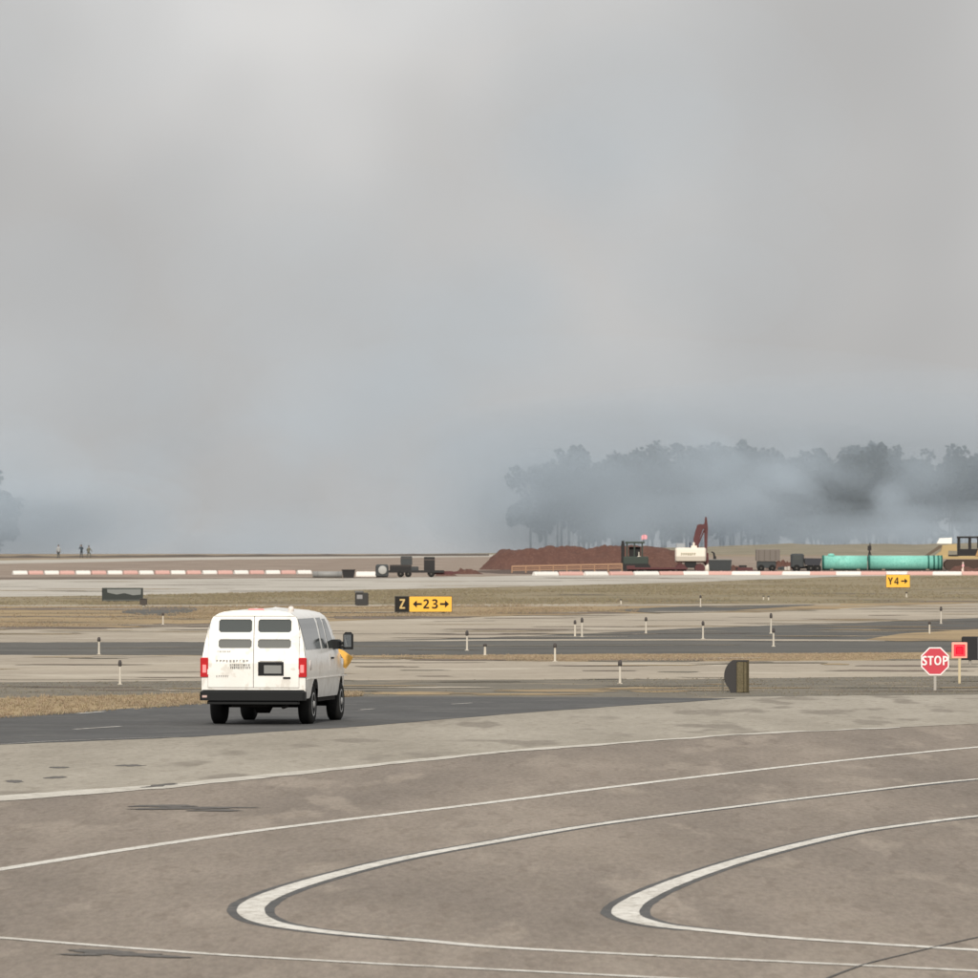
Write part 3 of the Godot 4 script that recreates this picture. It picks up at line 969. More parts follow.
func build_signs():
	var yellow := plain("sign yellow", 0.80, 0.42, 0.03, 0.5)
	var black := plain("sign black", 0.022, 0.021, 0.02, 0.6)
	var edge := plain("weathered sign edge", 0.09, 0.085, 0.075, 0.7)
	var grey := plain("galvanised post", 0.34, 0.32, 0.29, 0.6, 0.2)
	# taxiway sign, two panels
	var g := thing("taxiway_sign", "yellow taxiway sign reading 23 between two arrows, black Z panel on its left", "taxiway sign", gp(423.5, 613.6))
	var s := Shape.new()
	s.box(Vector3(-1.27, 0.06, -0.14), Vector3(1.26, 0.77, 0.0), Transform3D.IDENTITY, 0.012)
	put("housing", s, edge, g)
	s = Shape.new()
	s.box(Vector3(-1.24, 0.085, 0.001), Vector3(-0.63, 0.745, 0.012))
	var p := put("location_panel", s, black, g)
	lettering(p, "letter", "Z", Vector3(-0.93, 0.415, 0.019), 0.42, plain("worn sign yellow", 0.50, 0.36, 0.14, 0.6), 0.85)
	s = Shape.new()
	s.box(Vector3(-0.615, 0.085, 0.001), Vector3(1.235, 0.745, 0.012))
	p = put("direction_panel", s, yellow, g)
	lettering(p, "digit", "2", Vector3(0.11, 0.415, 0.019), 0.40, black, 0.95)
	lettering(p, "digit", "3", Vector3(0.50, 0.415, 0.019), 0.40, black, 0.95)
	arrow(p, -0.27, 0.42, 0.40, -1.0, black, 0.013)
	arrow(p, 0.92, 0.42, 0.40, 1.0, black, 0.013)
	for x in [-1.05, -0.2, 0.3, 1.05]:
		s = Shape.new()
		s.tube(Vector3(x, 0, -0.07), Vector3(x, 0.07, -0.07), 0.035)
		put("leg", s, grey, g)
	s = Shape.new()
	s.box(Vector3(-1.75, 0.0, -0.25), Vector3(1.75, 0.012, 0.22))
	put("base_slab", s, plain("sign slab concrete", 0.22, 0.20, 0.18, 0.9), g)
	# the far one
	g = thing("taxiway_sign", "small yellow taxiway sign reading Y4 with an arrow below the green pipes", "taxiway sign", gp(898, 588.4))
	s = Shape.new()
	s.box(Vector3(-0.76, 0.05, -0.14), Vector3(0.76, 0.88, 0.0), Transform3D.IDENTITY, 0.012)
	put("housing", s, edge, g)
	s = Shape.new()
	s.box(Vector3(-0.74, 0.07, 0.001), Vector3(0.74, 0.86, 0.012))
	p = put("direction_panel", s, yellow, g)
	lettering(p, "letter", "Y", Vector3(-0.48, 0.46, 0.019), 0.44, black, 0.9)
	lettering(p, "digit", "4", Vector3(-0.10, 0.46, 0.019), 0.44, black, 0.9)
	arrow(p, 0.40, 0.46, 0.42, 1.0, black, 0.013)
	for x in [-0.5, 0.5]:
		s = Shape.new()
		s.tube(Vector3(x, 0, -0.07), Vector3(x, 0.06, -0.07), 0.03)
		put("leg", s, grey, g)
	# stop sign
	g = thing("stop_sign", "red octagonal STOP sign on a short post beside the apron", "stop sign", gp(935, 690.5))
	var oct := func(r: float) -> Array:
		var a := []
		for k in 8:
			a.append(Vector2(cos(TAU * (k + 0.5) / 8), sin(TAU * (k + 0.5) / 8)) * r + Vector2(0, 0.665))
		return a
	s = Shape.new()
	s.slab(oct.call(0.342), 0.0, -0.006)
	p = put("panel", s, plain("white sign sheeting", 0.80, 0.74, 0.74, 0.4), g)
	s = Shape.new()
	s.slab(oct.call(0.312), 0.005, 0.001)
	put("red_field", s, plain("stop red", 0.50, 0.035, 0.06, 0.4), p)
	lettering(p, "lettering", "STOP", Vector3(0, 0.675, 0.012), 0.205, plain("white sign letter", 0.80, 0.76, 0.76, 0.4), 0.86)
	s = Shape.new()
	s.box(Vector3(-0.03, 0.0, -0.05), Vector3(0.03, 0.92, -0.008))
	put("post", s, grey, g)
	# red square signal lamp beside it, its glow put into the red colours
	g = thing("red_signal_lamp", "bright red square signal lamp with pale border on a tan post", "sign", gp(959.5, 684.0))
	s = Shape.new()
	s.box(Vector3(-0.185, 0.615, -0.05), Vector3(0.185, 0.985, 0.0), Transform3D.IDENTITY, 0.012)
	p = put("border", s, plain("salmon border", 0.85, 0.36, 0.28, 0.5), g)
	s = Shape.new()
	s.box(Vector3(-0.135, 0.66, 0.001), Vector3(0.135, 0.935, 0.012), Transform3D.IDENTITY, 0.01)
	put("red_panel", s, plain("lamp glow red", 0.88, 0.03, 0.06, 0.35), p)
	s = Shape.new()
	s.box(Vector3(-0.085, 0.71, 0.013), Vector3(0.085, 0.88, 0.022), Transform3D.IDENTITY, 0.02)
	put("centre_panel", s, plain("deep lamp glow red", 0.85, 0.0, 0.03, 0.3), p)
	s = Shape.new()
	s.box(Vector3(-0.028, 0.0, -0.06), Vector3(0.028, 0.62, -0.012))
	put("post", s, plain("tan post", 0.50, 0.42, 0.27, 0.7), g)
	# black back of a sign at the right edge
	g = thing("sign_back", "black back of a sign cut off by the right edge behind the red square", "sign", gp(1004, 664.5))
	s = Shape.new()
	s.box(Vector3(-1.15, 0.12, -0.1), Vector3(1.15, 0.76, 0.08), Transform3D.IDENTITY, 0.03)
	p = put("housing", s, plain("black sign back", 0.028, 0.028, 0.03, 0.6), g)
	for x in [-0.7, 0.0, 0.7]:
		s = Shape.new()
		s.box(Vector3(x - 0.03, 0.14, 0.081), Vector3(x + 0.03, 0.74, 0.10))
		put("rib", s, plain("grey rib", 0.10, 0.10, 0.105, 0.6), p)
	for x in [-0.92, 0.92]:
		s = Shape.new()
		s.tube(Vector3(x, 0, 0), Vector3(x, 0.13, 0), 0.035)
		put("leg", s, grey, g)
	# dark sign back on the left, its wiring box beside it
	g = thing("sign_back", "wide dark grey back of a sign standing on the left verge", "sign", gp(122.5, 602.4))
	s = Shape.new()
	s.box(Vector3(-1.04, 0.06, -0.12), Vector3(1.04, 0.74, 0.02), Transform3D.IDENTITY, 0.015)
	put("housing", s, plain("dark green grey metal", 0.045, 0.05, 0.048, 0.6), g)
	s = Shape.new()
	s.slab([Vector2(-0.78, 0.67), Vector2(0.94, 0.68), Vector2(0.93, 0.40), Vector2(0.55, 0.36), Vector2(0.1, 0.47), Vector2(-0.3, 0.40), Vector2(-0.76, 0.50)], 0.03, 0.021)
	put("back_panel", s, plain("dull grey panel", 0.17, 0.18, 0.175, 0.6), g)
	s = Shape.new()
	s.box(Vector3(-1.0, 0.70, 0.021), Vector3(1.0, 0.735, 0.04))
	s.box(Vector3(-1.0, 0.08, 0.021), Vector3(1.0, 0.14, 0.04))
	put("rail", s, plain("rail grey", 0.10, 0.105, 0.10, 0.6), g)
	for x in [-0.8, 0.0, 0.8]:
		s = Shape.new()
		s.tube(Vector3(x, 0, -0.05), Vector3(x, 0.07, -0.05), 0.035)
		put("leg", s, grey, g)
	g = thing("junction_box", "small dark box beside the wide dark sign back", "junction box", gp(143.5, 607.0))
	s = Shape.new()
	s.box(Vector3(-0.17, 0.10, -0.12), Vector3(0.17, 0.38, 0.12), Transform3D.IDENTITY, 0.03)
	put("case", s, plain("dark box", 0.07, 0.062, 0.058, 0.7), g)
	s = Shape.new()
	s.tube(Vector3(0, 0, 0), Vector3(0, 0.11, 0), 0.08)
	put("pedestal", s, grey, g)
	s = Shape.new()
	s.box(Vector3(-0.19, 0.38, -0.14), Vector3(0.19, 0.40, 0.14))
	put("lid", s, plain("dark box lid", 0.09, 0.085, 0.08, 0.7), g)
	g = thing("equipment_cabinet", "small dark cabinet left of the yellow taxiway sign", "cabinet", gp(361.5, 606.4))
	s = Shape.new()
	s.box(Vector3(-0.31, 0.06, -0.25), Vector3(0.33, 0.66, 0.2), Transform3D.IDENTITY, 0.04)
	put("case", s, plain("dark cabinet", 0.05, 0.05, 0.05, 0.6), g)
	s = Shape.new()
	s.box(Vector3(-0.22, 0.36, 0.2005), Vector3(0.05, 0.56, 0.21))
	put("panel", s, plain("cabinet plate", 0.22, 0.22, 0.23, 0.6), g)
	s = Shape.new()
	s.box(Vector3(-0.25, 0, -0.2), Vector3(0.27, 0.06, 0.15))
	put("plinth", s, grey, g)
	s = Shape.new()
	s.box(Vector3(-0.33, 0.661, -0.27), Vector3(0.1, 0.74, 0.22), Transform3D.IDENTITY, 0.03)
	put("lid", s, plain("cabinet lid", 0.12, 0.12, 0.12, 0.6), g)
	# half-round housing at the apron edge
	g = thing("half_round_housing", "dark half-round housing with an olive face at the apron edge", "housing", gp(736.5, 693.0))
	var d := [Vector2(0.28, 0.0), Vector2(0.28, 0.73)]
	for k in 11:
		var a := lerpf(deg_to_rad(118), deg_to_rad(222), k / 10.0)
		d.append(Vector2(0.10 + cos(a) * 0.37, 0.38 + sin(a) * 0.40))
	d.append(Vector2(-0.12, 0.0))
	s = Shape.new()
	s.slab(d, 0.0, -0.32)
	put("casing", s, plain("charcoal casing", 0.05, 0.048, 0.048, 0.7), g)
	s = Shape.new()
	s.box(Vector3(0.0, 0.02, 0.001), Vector3(0.235, 0.70, 0.03), Transform3D.IDENTITY, 0.02)
	p = put("face_panel", s, ground_mat("stained olive metal", 31, Color(0.16, 0.135, 0.085), Color(0.11, 0.095, 0.06), Color(0.20, 0.165, 0.105), 0.7, 0.015, 0.2), g)
	s = Shape.new()
	s.box(Vector3(0.24, 0.01, 0.001), Vector3(0.275, 0.72, 0.04))
	s.box(Vector3(0.15, 0.03, 0.0305), Vector3(0.17, 0.69, 0.045))
	put("rib", s, plain("dark olive rib", 0.065, 0.055, 0.032, 0.7), p)
	s = Shape.new()
	s.tube(Vector3(-0.31, 0.0, 0.05), Vector3(-0.31, 0.30, 0.0), 0.02)
	s.tube(Vector3(-0.31, 0.30, 0.0), Vector3(-0.22, 0.32, -0.1), 0.02)
	put("bracket", s, plain("dull bracket", 0.13, 0.12, 0.10, 0.7), g)


func build_markers():
	var white := plain("white stake", 0.52, 0.48, 0.41, 0.7)
	var cap := plain("dark marker head", 0.075, 0.068, 0.066, 0.6)
	var src: Node3D
	var list := [
		[120, 684.6, 660, "white stake with dark head in front of the gravel, left of the van"],
		[99, 654.6, 637, "white stake with dark head at the dark taxiway, far left"],
		[163, 624.6, 612.5, "short pale stake on the straw verge below the dark asphalt patch"],
		[467, 650.6, 630.5, "white stake standing alone right of the van mirror"],
		[485, 655.2, 643.5, "faint pale stake at the dark taxiway right of the lone white stake"],
		[555, 661.6, 643, "white stake on the tan strip between the van and the stop sign"],
		[575, 636.6, 620, "left stake of the close pair behind the dark taxiway"],
		[582, 637.0, 617.5, "right and taller stake of the close pair behind the dark taxiway"],
		[620, 684.0, 660, "nearest white stake left of the half-round housing"],
		[646, 633.6, 617, "stake with dark head right of the close pair"],
		[703, 639.0, 621, "white stake above the half-round housing"],
		[771, 633.6, 613, "farther of two stakes in line right of the half-round housing"],
		[773.5, 646.6, 628, "nearer of two stakes in line right of the half-round housing"],
		[700.5, 607.0, 595, "pale stake on the olive verge under the excavator"],
		[763.5, 600.0, 595.6, "left of two tiny dark markers on the olive verge"],
		[768.5, 600.4, 596, "right of two tiny dark markers on the olive verge"],
		[621, 604.0, 599, "tiny dark marker on the olive verge under the low trailer"],
		[906.5, 597.4, 592, "tiny dark marker just below the small taxiway sign"],
		[929.5, 634.0, 621, "stake with dark head above the stop sign"],
		[941, 624.0, 606.5, "far pale stake above and right of the stop sign"],
	]
	for a in list:
		var at := gp(a[0], a[1])
		var h: float = (a[1] - a[2]) / ppm(a[1])
		if src == null:
			src = thing("edge_marker", a[3], "marker", at, 0.0, "marker stakes along the taxiways")
			var s := Shape.new()
			s.tube(Vector3.ZERO, Vector3(0, 0.46, 0), 0.028, 0.022, 8)
			put("stake", s, white, src)
			s = Shape.new(true)
			s.turned(Vector3(0, 0.43, 0), Vector3.UP, [[0, 0.02], [0.02, 0.042], [0.10, 0.042], [0.15, 0.026], [0.155, 0.0]], 12)
			put("head", s, cap, src)
			s = Shape.new()
			s.tube(Vector3.ZERO, Vector3(0, 0.02, 0), 0.06, 0.06, 10)
			put("foot", s, white, src)
			src.scale = Vector3(1, h / 0.585, 1)
		else:
			var c := again(src, a[3], at)
			var small: bool = h < 0.36
			c.scale = Vector3(1.35 if small else 1.15, h / 0.585, 1.15)


func build_barriers():
	var white := plain("white barrier plastic", 0.64, 0.62, 0.59, 0.6)
	var red := plain("faded red barrier plastic", 0.50, 0.30, 0.265, 0.6)
	var words := ["first", "second", "third", "fourth", "fifth", "sixth", "seventh", "eighth", "ninth", "tenth", "eleventh", "twelfth", "thirteenth"]
	var rows := [["left", 12.0, 312.0, [[12, 574.6], [120, 574.4], [312, 574.0]], 19, "along the far left earthworks"], ["right", 533.0, 1060.0, [[533, 575.6], [700, 575.0], [850, 575.2], [1060, 575.4]], 21, "in front of the works plant"]]
	var made := {}
	for r in rows:
		var count := [0, 0]
		for k in r[4]:
			var x0: float = lerpf(r[1], r[2], float(k) / r[4])
			var x1: float = lerpf(r[1], r[2], float(k + 1) / r[4])
			var a := gp(x0, level_at(r[3], x0))
			var b := gp(x1, level_at(r[3], x1))
			var is_red: int = k % 2
			var label: String = "%s %s low plastic barrier from the left %s" % [words[count[is_red]], ["white", "red"][is_red], r[5]]
			count[is_red] += 1
			var long := a.distance_to(b)
			var turn := atan2(-(b.z - a.z), b.x - a.x)
			var key: String = "%s%d" % [r[0], is_red]
			if not made.has(key):
				var t := thing("low_barrier", label, "barrier", (a + b) / 2, turn, "red and white low barriers")
				var w := long / 2 - 0.07
				var s := Shape.new()
				var rings := []
				for e in [[-w, 0.85], [-w + 0.08, 1.0], [w - 0.08, 1.0], [w, 0.85]]:
					rings.append([[-0.26, 0.0], [-0.26, 0.10], [-0.14, 0.28], [-0.08, 0.32], [0.08, 0.32], [0.14, 0.28], [0.26, 0.10], [0.26, 0.0]].map(func(p): return Vector3(e[0], p[1] * e[1], p[0] * e[1])))
				s.loft(rings)
				put("body", s, red if is_red else white, t)
				s = Shape.new()
				s.tube(Vector3(0, 0.32, 0), Vector3(0, 0.35, 0), 0.05)
				put("filler_cap", s, plain("pale cap", 0.5, 0.4, 0.36, 0.5), t)
				made[key] = t
			else:
				again(made[key], label, (a + b) / 2 + Vector3(0, 0, rng.randf_range(-0.5, 0.5)), turn + rng.randf_range(-0.09, 0.09))


func make_wheels(parent: Node, spots: Array, r: float, wide: float):
	for p in spots:
		var w := Node3D.new()
		w.name = "wheel"
		parent.add_child(w, true)
		w.position = p
		var s := Shape.new(true)
		s.turned(Vector3(0, 0, -wide / 2), Vector3.BACK, [[0, r * 0.55], [0, r * 0.92], [wide * 0.2, r], [wide * 0.8, r], [wide, r * 0.92], [wide, r * 0.55]], 18)
		put("tyre", s, plain("tyre rubber", 0.022, 0.022, 0.022, 0.9), w)
		s = Shape.new(true)
		s.turned(Vector3(0, 0, -wide / 2), Vector3.BACK, [[0.0, r * 0.56], [wide * 0.8, r * 0.55], [wide * 1.01, r * 0.2], [wide * 1.02, 0.0]], 14)
		put("rim", s, plain("dull rim", 0.12, 0.11, 0.10, 0.6), w)


func tracks(parent: Node, x0: float, x1: float, high: float, zs: Array, wide: float, m: Material):
	for z in zs:
		var s := Shape.new()
		var r := high / 2
		var o := []
		for k in 9:
			var a := PI / 2 + PI * k / 8
			o.append(Vector2(x0 + r + cos(a) * r, r + sin(a) * r))
		for k in 9:
			var a := -PI / 2 + PI * k / 8
			o.append(Vector2(x1 - r + cos(a) * r, r + sin(a) * r))
		s.slab(o, z + wide / 2, z - wide / 2)
		for k in int((x1 - x0) / 0.25):   # grousers
			s.box(Vector3(x0 + r * 0.6 + k * 0.25, high, z - wide / 2), Vector3(x0 + r * 0.6 + k * 0.25 + 0.06, high + 0.03, z + wide / 2))
		put("track", s, m, parent)


func build_works():
	var black := plain("black plant steel", 0.035, 0.034, 0.035, 0.7)
	var slate := plain("dark slate paint", 0.06, 0.065, 0.068, 0.6)
	var rust := plain("maroon primer", 0.105, 0.048, 0.05, 0.8)
	var tan := plain("dusty plant yellow", 0.42, 0.31, 0.15, 0.7)
	var cream := plain("dusty cream paint", 0.66, 0.61, 0.53, 0.6)
	# ---- spoil heap
	var heap := ground_mat("red brown clay", 41, Color(0.135, 0.072, 0.058), Color(0.10, 0.055, 0.047), Color(0.165, 0.095, 0.075), 9.0, 0.02, 0.25)
	var s := Shape.new()
	var f := FastNoiseLite.new()
	f.seed = 12
	f.frequency = 0.22
	f.fractal_octaves = 5
	var nx := 150
	var nz := 44
	var g := []
	for j in nz + 1:
		var row := []
		for k in nx + 1:
			var u := float(k) / nx
			var v := float(j) / nz
			var x := lerpf(-9.6, 9.6, u)
			var z := lerpf(5.5, -5.5, v)
			var ridge: float = level_at([[0.0, 0.0], [0.04, 0.7], [0.10, 1.8], [0.3, 2.05], [0.42, 2.1], [0.5, 2.0], [0.62, 2.15], [0.72, 2.15], [0.85, 2.1], [0.96, 1.8], [1.0, 0.0]], u)
			var bank := minf(1.0, minf(v, 1.0 - v) * 2.6)
			var y := maxf(0.0, ridge * smoothstep(0.0, 1.0, bank) * (1.0 + 0.16 * f.get_noise_2d(x, z)) + 0.30 * f.get_noise_2d(x * 3.0, z * 3.0) * bank)
			row.append(Vector3(x + 0.1 * f.get_noise_2d(z * 5, x * 5), y - 0.04, z))
		g.append(row)
	for j in nz:
		for k in nx:
			s.quad(g[j][k], g[j][k + 1], g[j + 1][k + 1], g[j + 1][k])
	var o := put("spoil_heap", s, heap)
	o.position = gp(582, 569.6)
	tag(o, "long heap of red brown earth in the middle of the works", "earth heap")
	# ---- orange fence at its foot
	var fence := thing("barrier_fence", "low orange and tan rail fence along the foot of the earth heap", "fence", gp(512, 572.9), 0.0)
	var orange := plain("faded orange", 0.33, 0.20, 0.125, 0.8)
	var far := gp(622, 572.9).x - gp(512, 572.9).x
	for k in 9:
		s = Shape.new()
		var x := far * k / 8.0
		s.box(Vector3(x - 0.05, 0, -0.05), Vector3(x + 0.05, 0.62 + 0.2 * k / 8.0, 0.05))
		put("post", s, orange, fence)
	for r in [[0.50, 0.14], [0.18, 0.08], [0.34, 0.06]]:
		s = Shape.new()
		var rise := 0.2
		s.slab([Vector2(0, r[0]), Vector2(far, r[0] + rise), Vector2(far, r[0] + r[1] + rise), Vector2(0, r[0] + r[1])], 0.08, 0.052)
		put("rail", s, orange, fence)
	# ---- low trailer and dark machine in front of the heap
	var t := thing("low_trailer", "long dark low trailer in front of the right end of the earth heap", "trailer", gp(657, 573.3))
	s = Shape.new()
	s.box(Vector3(-2.6, 0.34, -1.0), Vector3(2.6, 0.50, 1.0))
	s.box(Vector3(-2.6, 0.50, -1.0), Vector3(-1.9, 0.66, 1.0))
	put("deck", s, rust, t)
	s = Shape.new()
	s.box(Vector3(-2.5, 0.20, -0.6), Vector3(2.5, 0.34, 0.6))
	put("chassis", s, black, t)
	make_wheels(t, [Vector3(-1.7, 0.24, 0.8), Vector3(-1.1, 0.24, 0.8), Vector3(1.6, 0.24, 0.8), Vector3(-1.7, 0.24, -0.8), Vector3(1.6, 0.24, -0.8)], 0.24, 0.2)
	t = thing("tracked_loader", "dark green tracked loader with a pink flag standing before the earth heap", "loader", gp(636, 571.6))
	var dk := plain("dark green plant paint", 0.055, 0.068, 0.06, 0.7)
	tracks(t, -1.3, 1.3, 0.7, [-0.8, 0.8], 0.4, black)
	s = Shape.new()
	s.box(Vector3(-1.15, 0.6, -0.7), Vector3(1.1, 1.35, 0.7), Transform3D.IDENTITY, 0.08)
	put("engine_body", s, dk, t)
	for p in [[-0.8, -0.6], [0.55, -0.6], [-0.8, 0.6], [0.55, 0.6], [-0.15, 0.6]]:
		s = Shape.new()
		s.box(Vector3(p[0] - 0.06, 1.35, p[1] - 0.06), Vector3(p[0] + 0.06, 2.5, p[1] + 0.06))
		put("cab_post", s, dk, t)
	s = Shape.new()
	s.box(Vector3(-0.98, 2.5, -0.75), Vector3(0.78, 2.68, 0.75), Transform3D.IDENTITY, 0.05)
	put("roof", s, dk, t)
	s = Shape.new()
	s.box(Vector3(-0.62, 1.35, -0.5), Vector3(0.40, 2.2, -0.3))
	put("seat_back", s, black, t)
	s = Shape.new()
	s.box(Vector3(-1.32, 0.7, -0.4), Vector3(-1.02, 2.55, 0.4), Transform3D.IDENTITY, 0.05)
	s.tube(Vector3(-1.17, 2.5, 0), Vector3(-1.17, 2.75, 0), 0.12)
	put("lift_mast", s, black, t)
	s = Shape.new()
	s.tube(Vector3(0.25, 1.35, 0.5), Vector3(0.25, 1.75, 0.5), 0.04)
	s.tube(Vector3(0.25, 1.33, 0.5), Vector3(0.25, 1.40, 0.5), 0.22, 0.05)
	put("air_filter", s, cream, t)
	s = Shape.new()
	s.tube(Vector3(0.66, 2.5, 0), Vector3(0.70, 3.3, 0), 0.02)
	put("flag_pole", s, black, t)
	s = Shape.new()
	s.slab([Vector2(0.5, 2.85), Vector2(0.98, 2.9), Vector2(1.0, 3.22), Vector2(0.72, 3.32), Vector2(0.48, 3.2)], 0.01, -0.01)
	put("flag", s, plain("pink flag", 0.74, 0.34, 0.38, 0.8), t)
	# ---- excavator seen from behind
	t = thing("excavator", "excavator with cream counterweight and raised maroon boom", "excavator", gp(690.5, 572.4))
	tracks(t, -1.3, -0.4, 0.75, [0.0], 2.6, rust)
	tracks(t, 0.35, 1.25, 0.75, [0.0], 2.6, rust)
	s = Shape.new()
	s.box(Vector3(-0.5, 0.4, -0.8), Vector3(0.5, 0.95, 0.8))
	put("turntable", s, black, t)
	s = Shape.new()
	var cw := []
	for e in [[-1.33, 0.88], [-1.22, 1.0], [1.22, 1.0], [1.33, 0.88]]:
		cw.append([[-1.2, 0.86], [0.6, 0.86], [1.05, 1.0], [1.2, 1.4], [1.1, 2.0], [0.9, 2.16], [-1.2, 2.16]].map(func(p): return Vector3(e[0], 1.5 + (p[1] - 1.5) * e[1], p[0] * e[1])))
	s.loft(cw)
	var cwt := put("counterweight", s, cream, t)
	s = Shape.new()
	var lx := -0.85
	while lx < 0.45:   # a line of lettering too small to read
		s.box(Vector3(lx, 1.50, 1.21), Vector3(lx + 0.06, 1.72, 1.225))
		s.box(Vector3(lx + 0.06, 1.60 if rng.randf() < 0.5 else 1.5, 1.21), Vector3(lx + 0.13, 1.70, 1.225))
		lx += 0.19
	put("lettering", s, plain("olive lettering", 0.34, 0.31, 0.22, 0.8), cwt).set_meta("kind", "stuff")
	s = Shape.new()
	s.tube(Vector3(0.28, 2.1, 0.2), Vector3(0.28, 2.62, 0.2), 0.12, 0.09)
	s.box(Vector3(0.05, 2.16, -0.1), Vector3(0.55, 2.34, 0.4))
	put("exhaust", s, cream, t)
	s = Shape.new()
	s.tube(Vector3(-0.05, 2.12, 0.1), Vector3(-0.05, 2.62, 0.1), 0.07)
	put("air_intake", s, plain("navy pipe", 0.05, 0.055, 0.085, 0.6), t)
	s = Shape.new()
	s.box(Vector3(-1.25, 2.16, -1.1), Vector3(-0.45, 2.55, -0.3), Transform3D.IDENTITY, 0.05)
	put("cab", s, plain("grey cab", 0.25, 0.27, 0.29, 0.4), t)
	s = Shape.new()
	s.slab([Vector2(0.42, 2.0), Vector2(0.28, 2.9), Vector2(0.42, 3.5), Vector2(0.62, 4.15), Vector2(0.85, 4.22), Vector2(1.15, 4.2), Vector2(1.35, 4.35), Vector2(1.4, 3.85), Vector2(1.12, 3.78), Vector2(0.9, 3.2), Vector2(0.72, 2.6), Vector2(0.78, 2.0)], -0.9, -1.35)
	put("boom", s, rust, t)
	s = Shape.new()
	s.slab([Vector2(1.30, 4.85), Vector2(1.44, 4.85), Vector2(1.55, 3.9), Vector2(1.46, 1.6), Vector2(1.26, 1.6), Vector2(1.22, 3.9)], -0.95, -1.3)
	put("stick", s, rust, t)
	s = Shape.new()
	s.slab([Vector2(1.12, 1.7), Vector2(1.58, 1.7), Vector2(1.62, 0.9), Vector2(1.35, 0.55), Vector2(1.10, 0.9)], -0.75, -1.5)
	put("bucket", s, rust, t)
	s = Shape.new()
	s.tube(Vector3(0.62, 2.3, -0.85), Vector3(1.25, 3.75, -0.85), 0.06)
	put("hydraulic_ram", s, rust, t)
	# ---- white drum and dark skip
	t = thing("white_drum", "small white drum between the excavator and the dark skip", "drum", gp(707.2, 571.6))
	s = Shape.new(true)
	s.turned(Vector3.ZERO, Vector3.UP, [[0, 0.2], [0.02, 0.22], [0.3, 0.23], [0.62, 0.22], [0.64, 0.2]], 16)
	put("barrel", s, cream, t)
	s = Shape.new()
	s.tube(Vector3(0, 0.2, 0), Vector3(0, 0.24, 0), 0.245)
	put("hoop", s, cream, t)
	t = thing("skip", "dark slate open skip right of the excavator", "skip", gp(720, 571.8))
	s = Shape.new()
	var rings := []
	for e in [[0.0, 0.88], [0.2, 0.93], [1.05, 1.0], [1.05, 0.94], [0.3, 0.88]]:
		rings.append([Vector3(-1.02, e[0], -0.8), Vector3(1.02, e[0], -0.8), Vector3(1.02, e[0], 0.8), Vector3(-1.02, e[0], 0.8)].map(func(p): return Vector3(p.x * e[1], p.y, p.z * e[1])))
	s.loft(rings)
	put("hull", s, slate, t)
	s = Shape.new()
	s.box(Vector3(-1.06, 1.051, 0.75), Vector3(1.06, 1.12, 0.86))
	s.box(Vector3(-1.06, 1.051, -0.86), Vector3(1.06, 1.12, -0.75))
	put("rim", s, plain("pale rim", 0.22, 0.22, 0.21, 0.6), t)
	for x in [-0.6, 0.0, 0.6]:
		s = Shape.new()
		s.box(Vector3(x - 0.04, 0.1, 0.72), Vector3(x + 0.04, 1.04, 0.84))
		put("rib", s, slate, t)
	t = thing("hand_pump", "small black pump standing on the dark skip", "pump", gp(714.5, 571.8) + Vector3(0, 1.121, 0.8))
	s = Shape.new()
	s.box(Vector3(-0.13, 0, -0.1), Vector3(0.13, 0.25, 0.05))
	put("body", s, black, t)
	s = Shape.new()
	s.tube(Vector3(-0.02, 0.2, 0), Vector3(-0.1, 0.6, 0), 0.1, 0.07)
	s.tube(Vector3(-0.08, 0.55, 0), Vector3(-0.30, 0.66, 0), 0.06)
	put("handle", s, black, t)
	# ---- low heaps of rubble between the machines
	for q in [[466, 574.2, 1.5, 0.42, "small dark rubble heap at the left foot of the earth heap"], [733, 571.2, 1.3, 0.5, "small rubble heap between the dark skip and the beams"], [782, 569.0, 1.6, 0.75, "rubble heap behind the pale sacks"], [446, 576.0, 1.0, 0.3, "low rubble heap by the drawbar of the flat trailer"]]:
		s = Shape.new()
		for j in 10:
			for k in 20:
				var p := []
				for e in [[0, 0], [1, 0], [1, 1], [0, 1]]:
					var u: float = (k + e[0]) / 20.0
					var v: float = (j + e[1]) / 10.0
					p.append(Vector3(lerpf(-q[2], q[2], u), maxf(0.0, sin(PI * v) * sin(PI * u) * q[3] * (1.0 + 0.8 * f.get_noise_2d(u * 30.0 + q[0], v * 14.0))) - 0.02, lerpf(0.8, -0.8, v)))
				s.quad(p[0], p[1], p[2], p[3])
		o = put("rubble_heap", s, heap)
		o.position = gp(q[0], q[1])
		tag(o, q[4], "rubble heap")
	# ---- scattered plant between skip and pipes
	t = thing("beam_stack", "low stack of dark beams left of the brown box trailer", "beams", gp(744.5, 571.9))
	for k in 5:
		s = Shape.new()
		var q := [[-0.75, 0.0, 0.75], [-0.7, 0.0, 0.8], [-0.78, 0.2, 0.7], [-0.6, 0.2, 0.72], [-0.5, 0.4, 0.2]][k] as Array
		s.box(Vector3(q[0], q[1], 0.25 * (k % 2) - 0.2), Vector3(q[2], q[1] + 0.19, 0.25 * (k % 2)))
		put("beam", s, rust if k % 2 else black, t)
	t = thing("box_trailer", "brown box on a dark trailer behind the barriers", "trailer", gp(767.5, 571.4))
	s = Shape.new()
	s.box(Vector3(-1.05, 0.95, -1.0), Vector3(1.08, 1.98, 0.9), Transform3D.IDENTITY, 0.04)
	put("box_body", s, plain("dusty brown box", 0.16, 0.14, 0.125, 0.8), t)
	s = Shape.new()
	s.box(Vector3(-0.95, 0.3, -0.8), Vector3(0.75, 0.92, 0.8), Transform3D.IDENTITY, 0.05)
	put("chassis", s, slate, t)
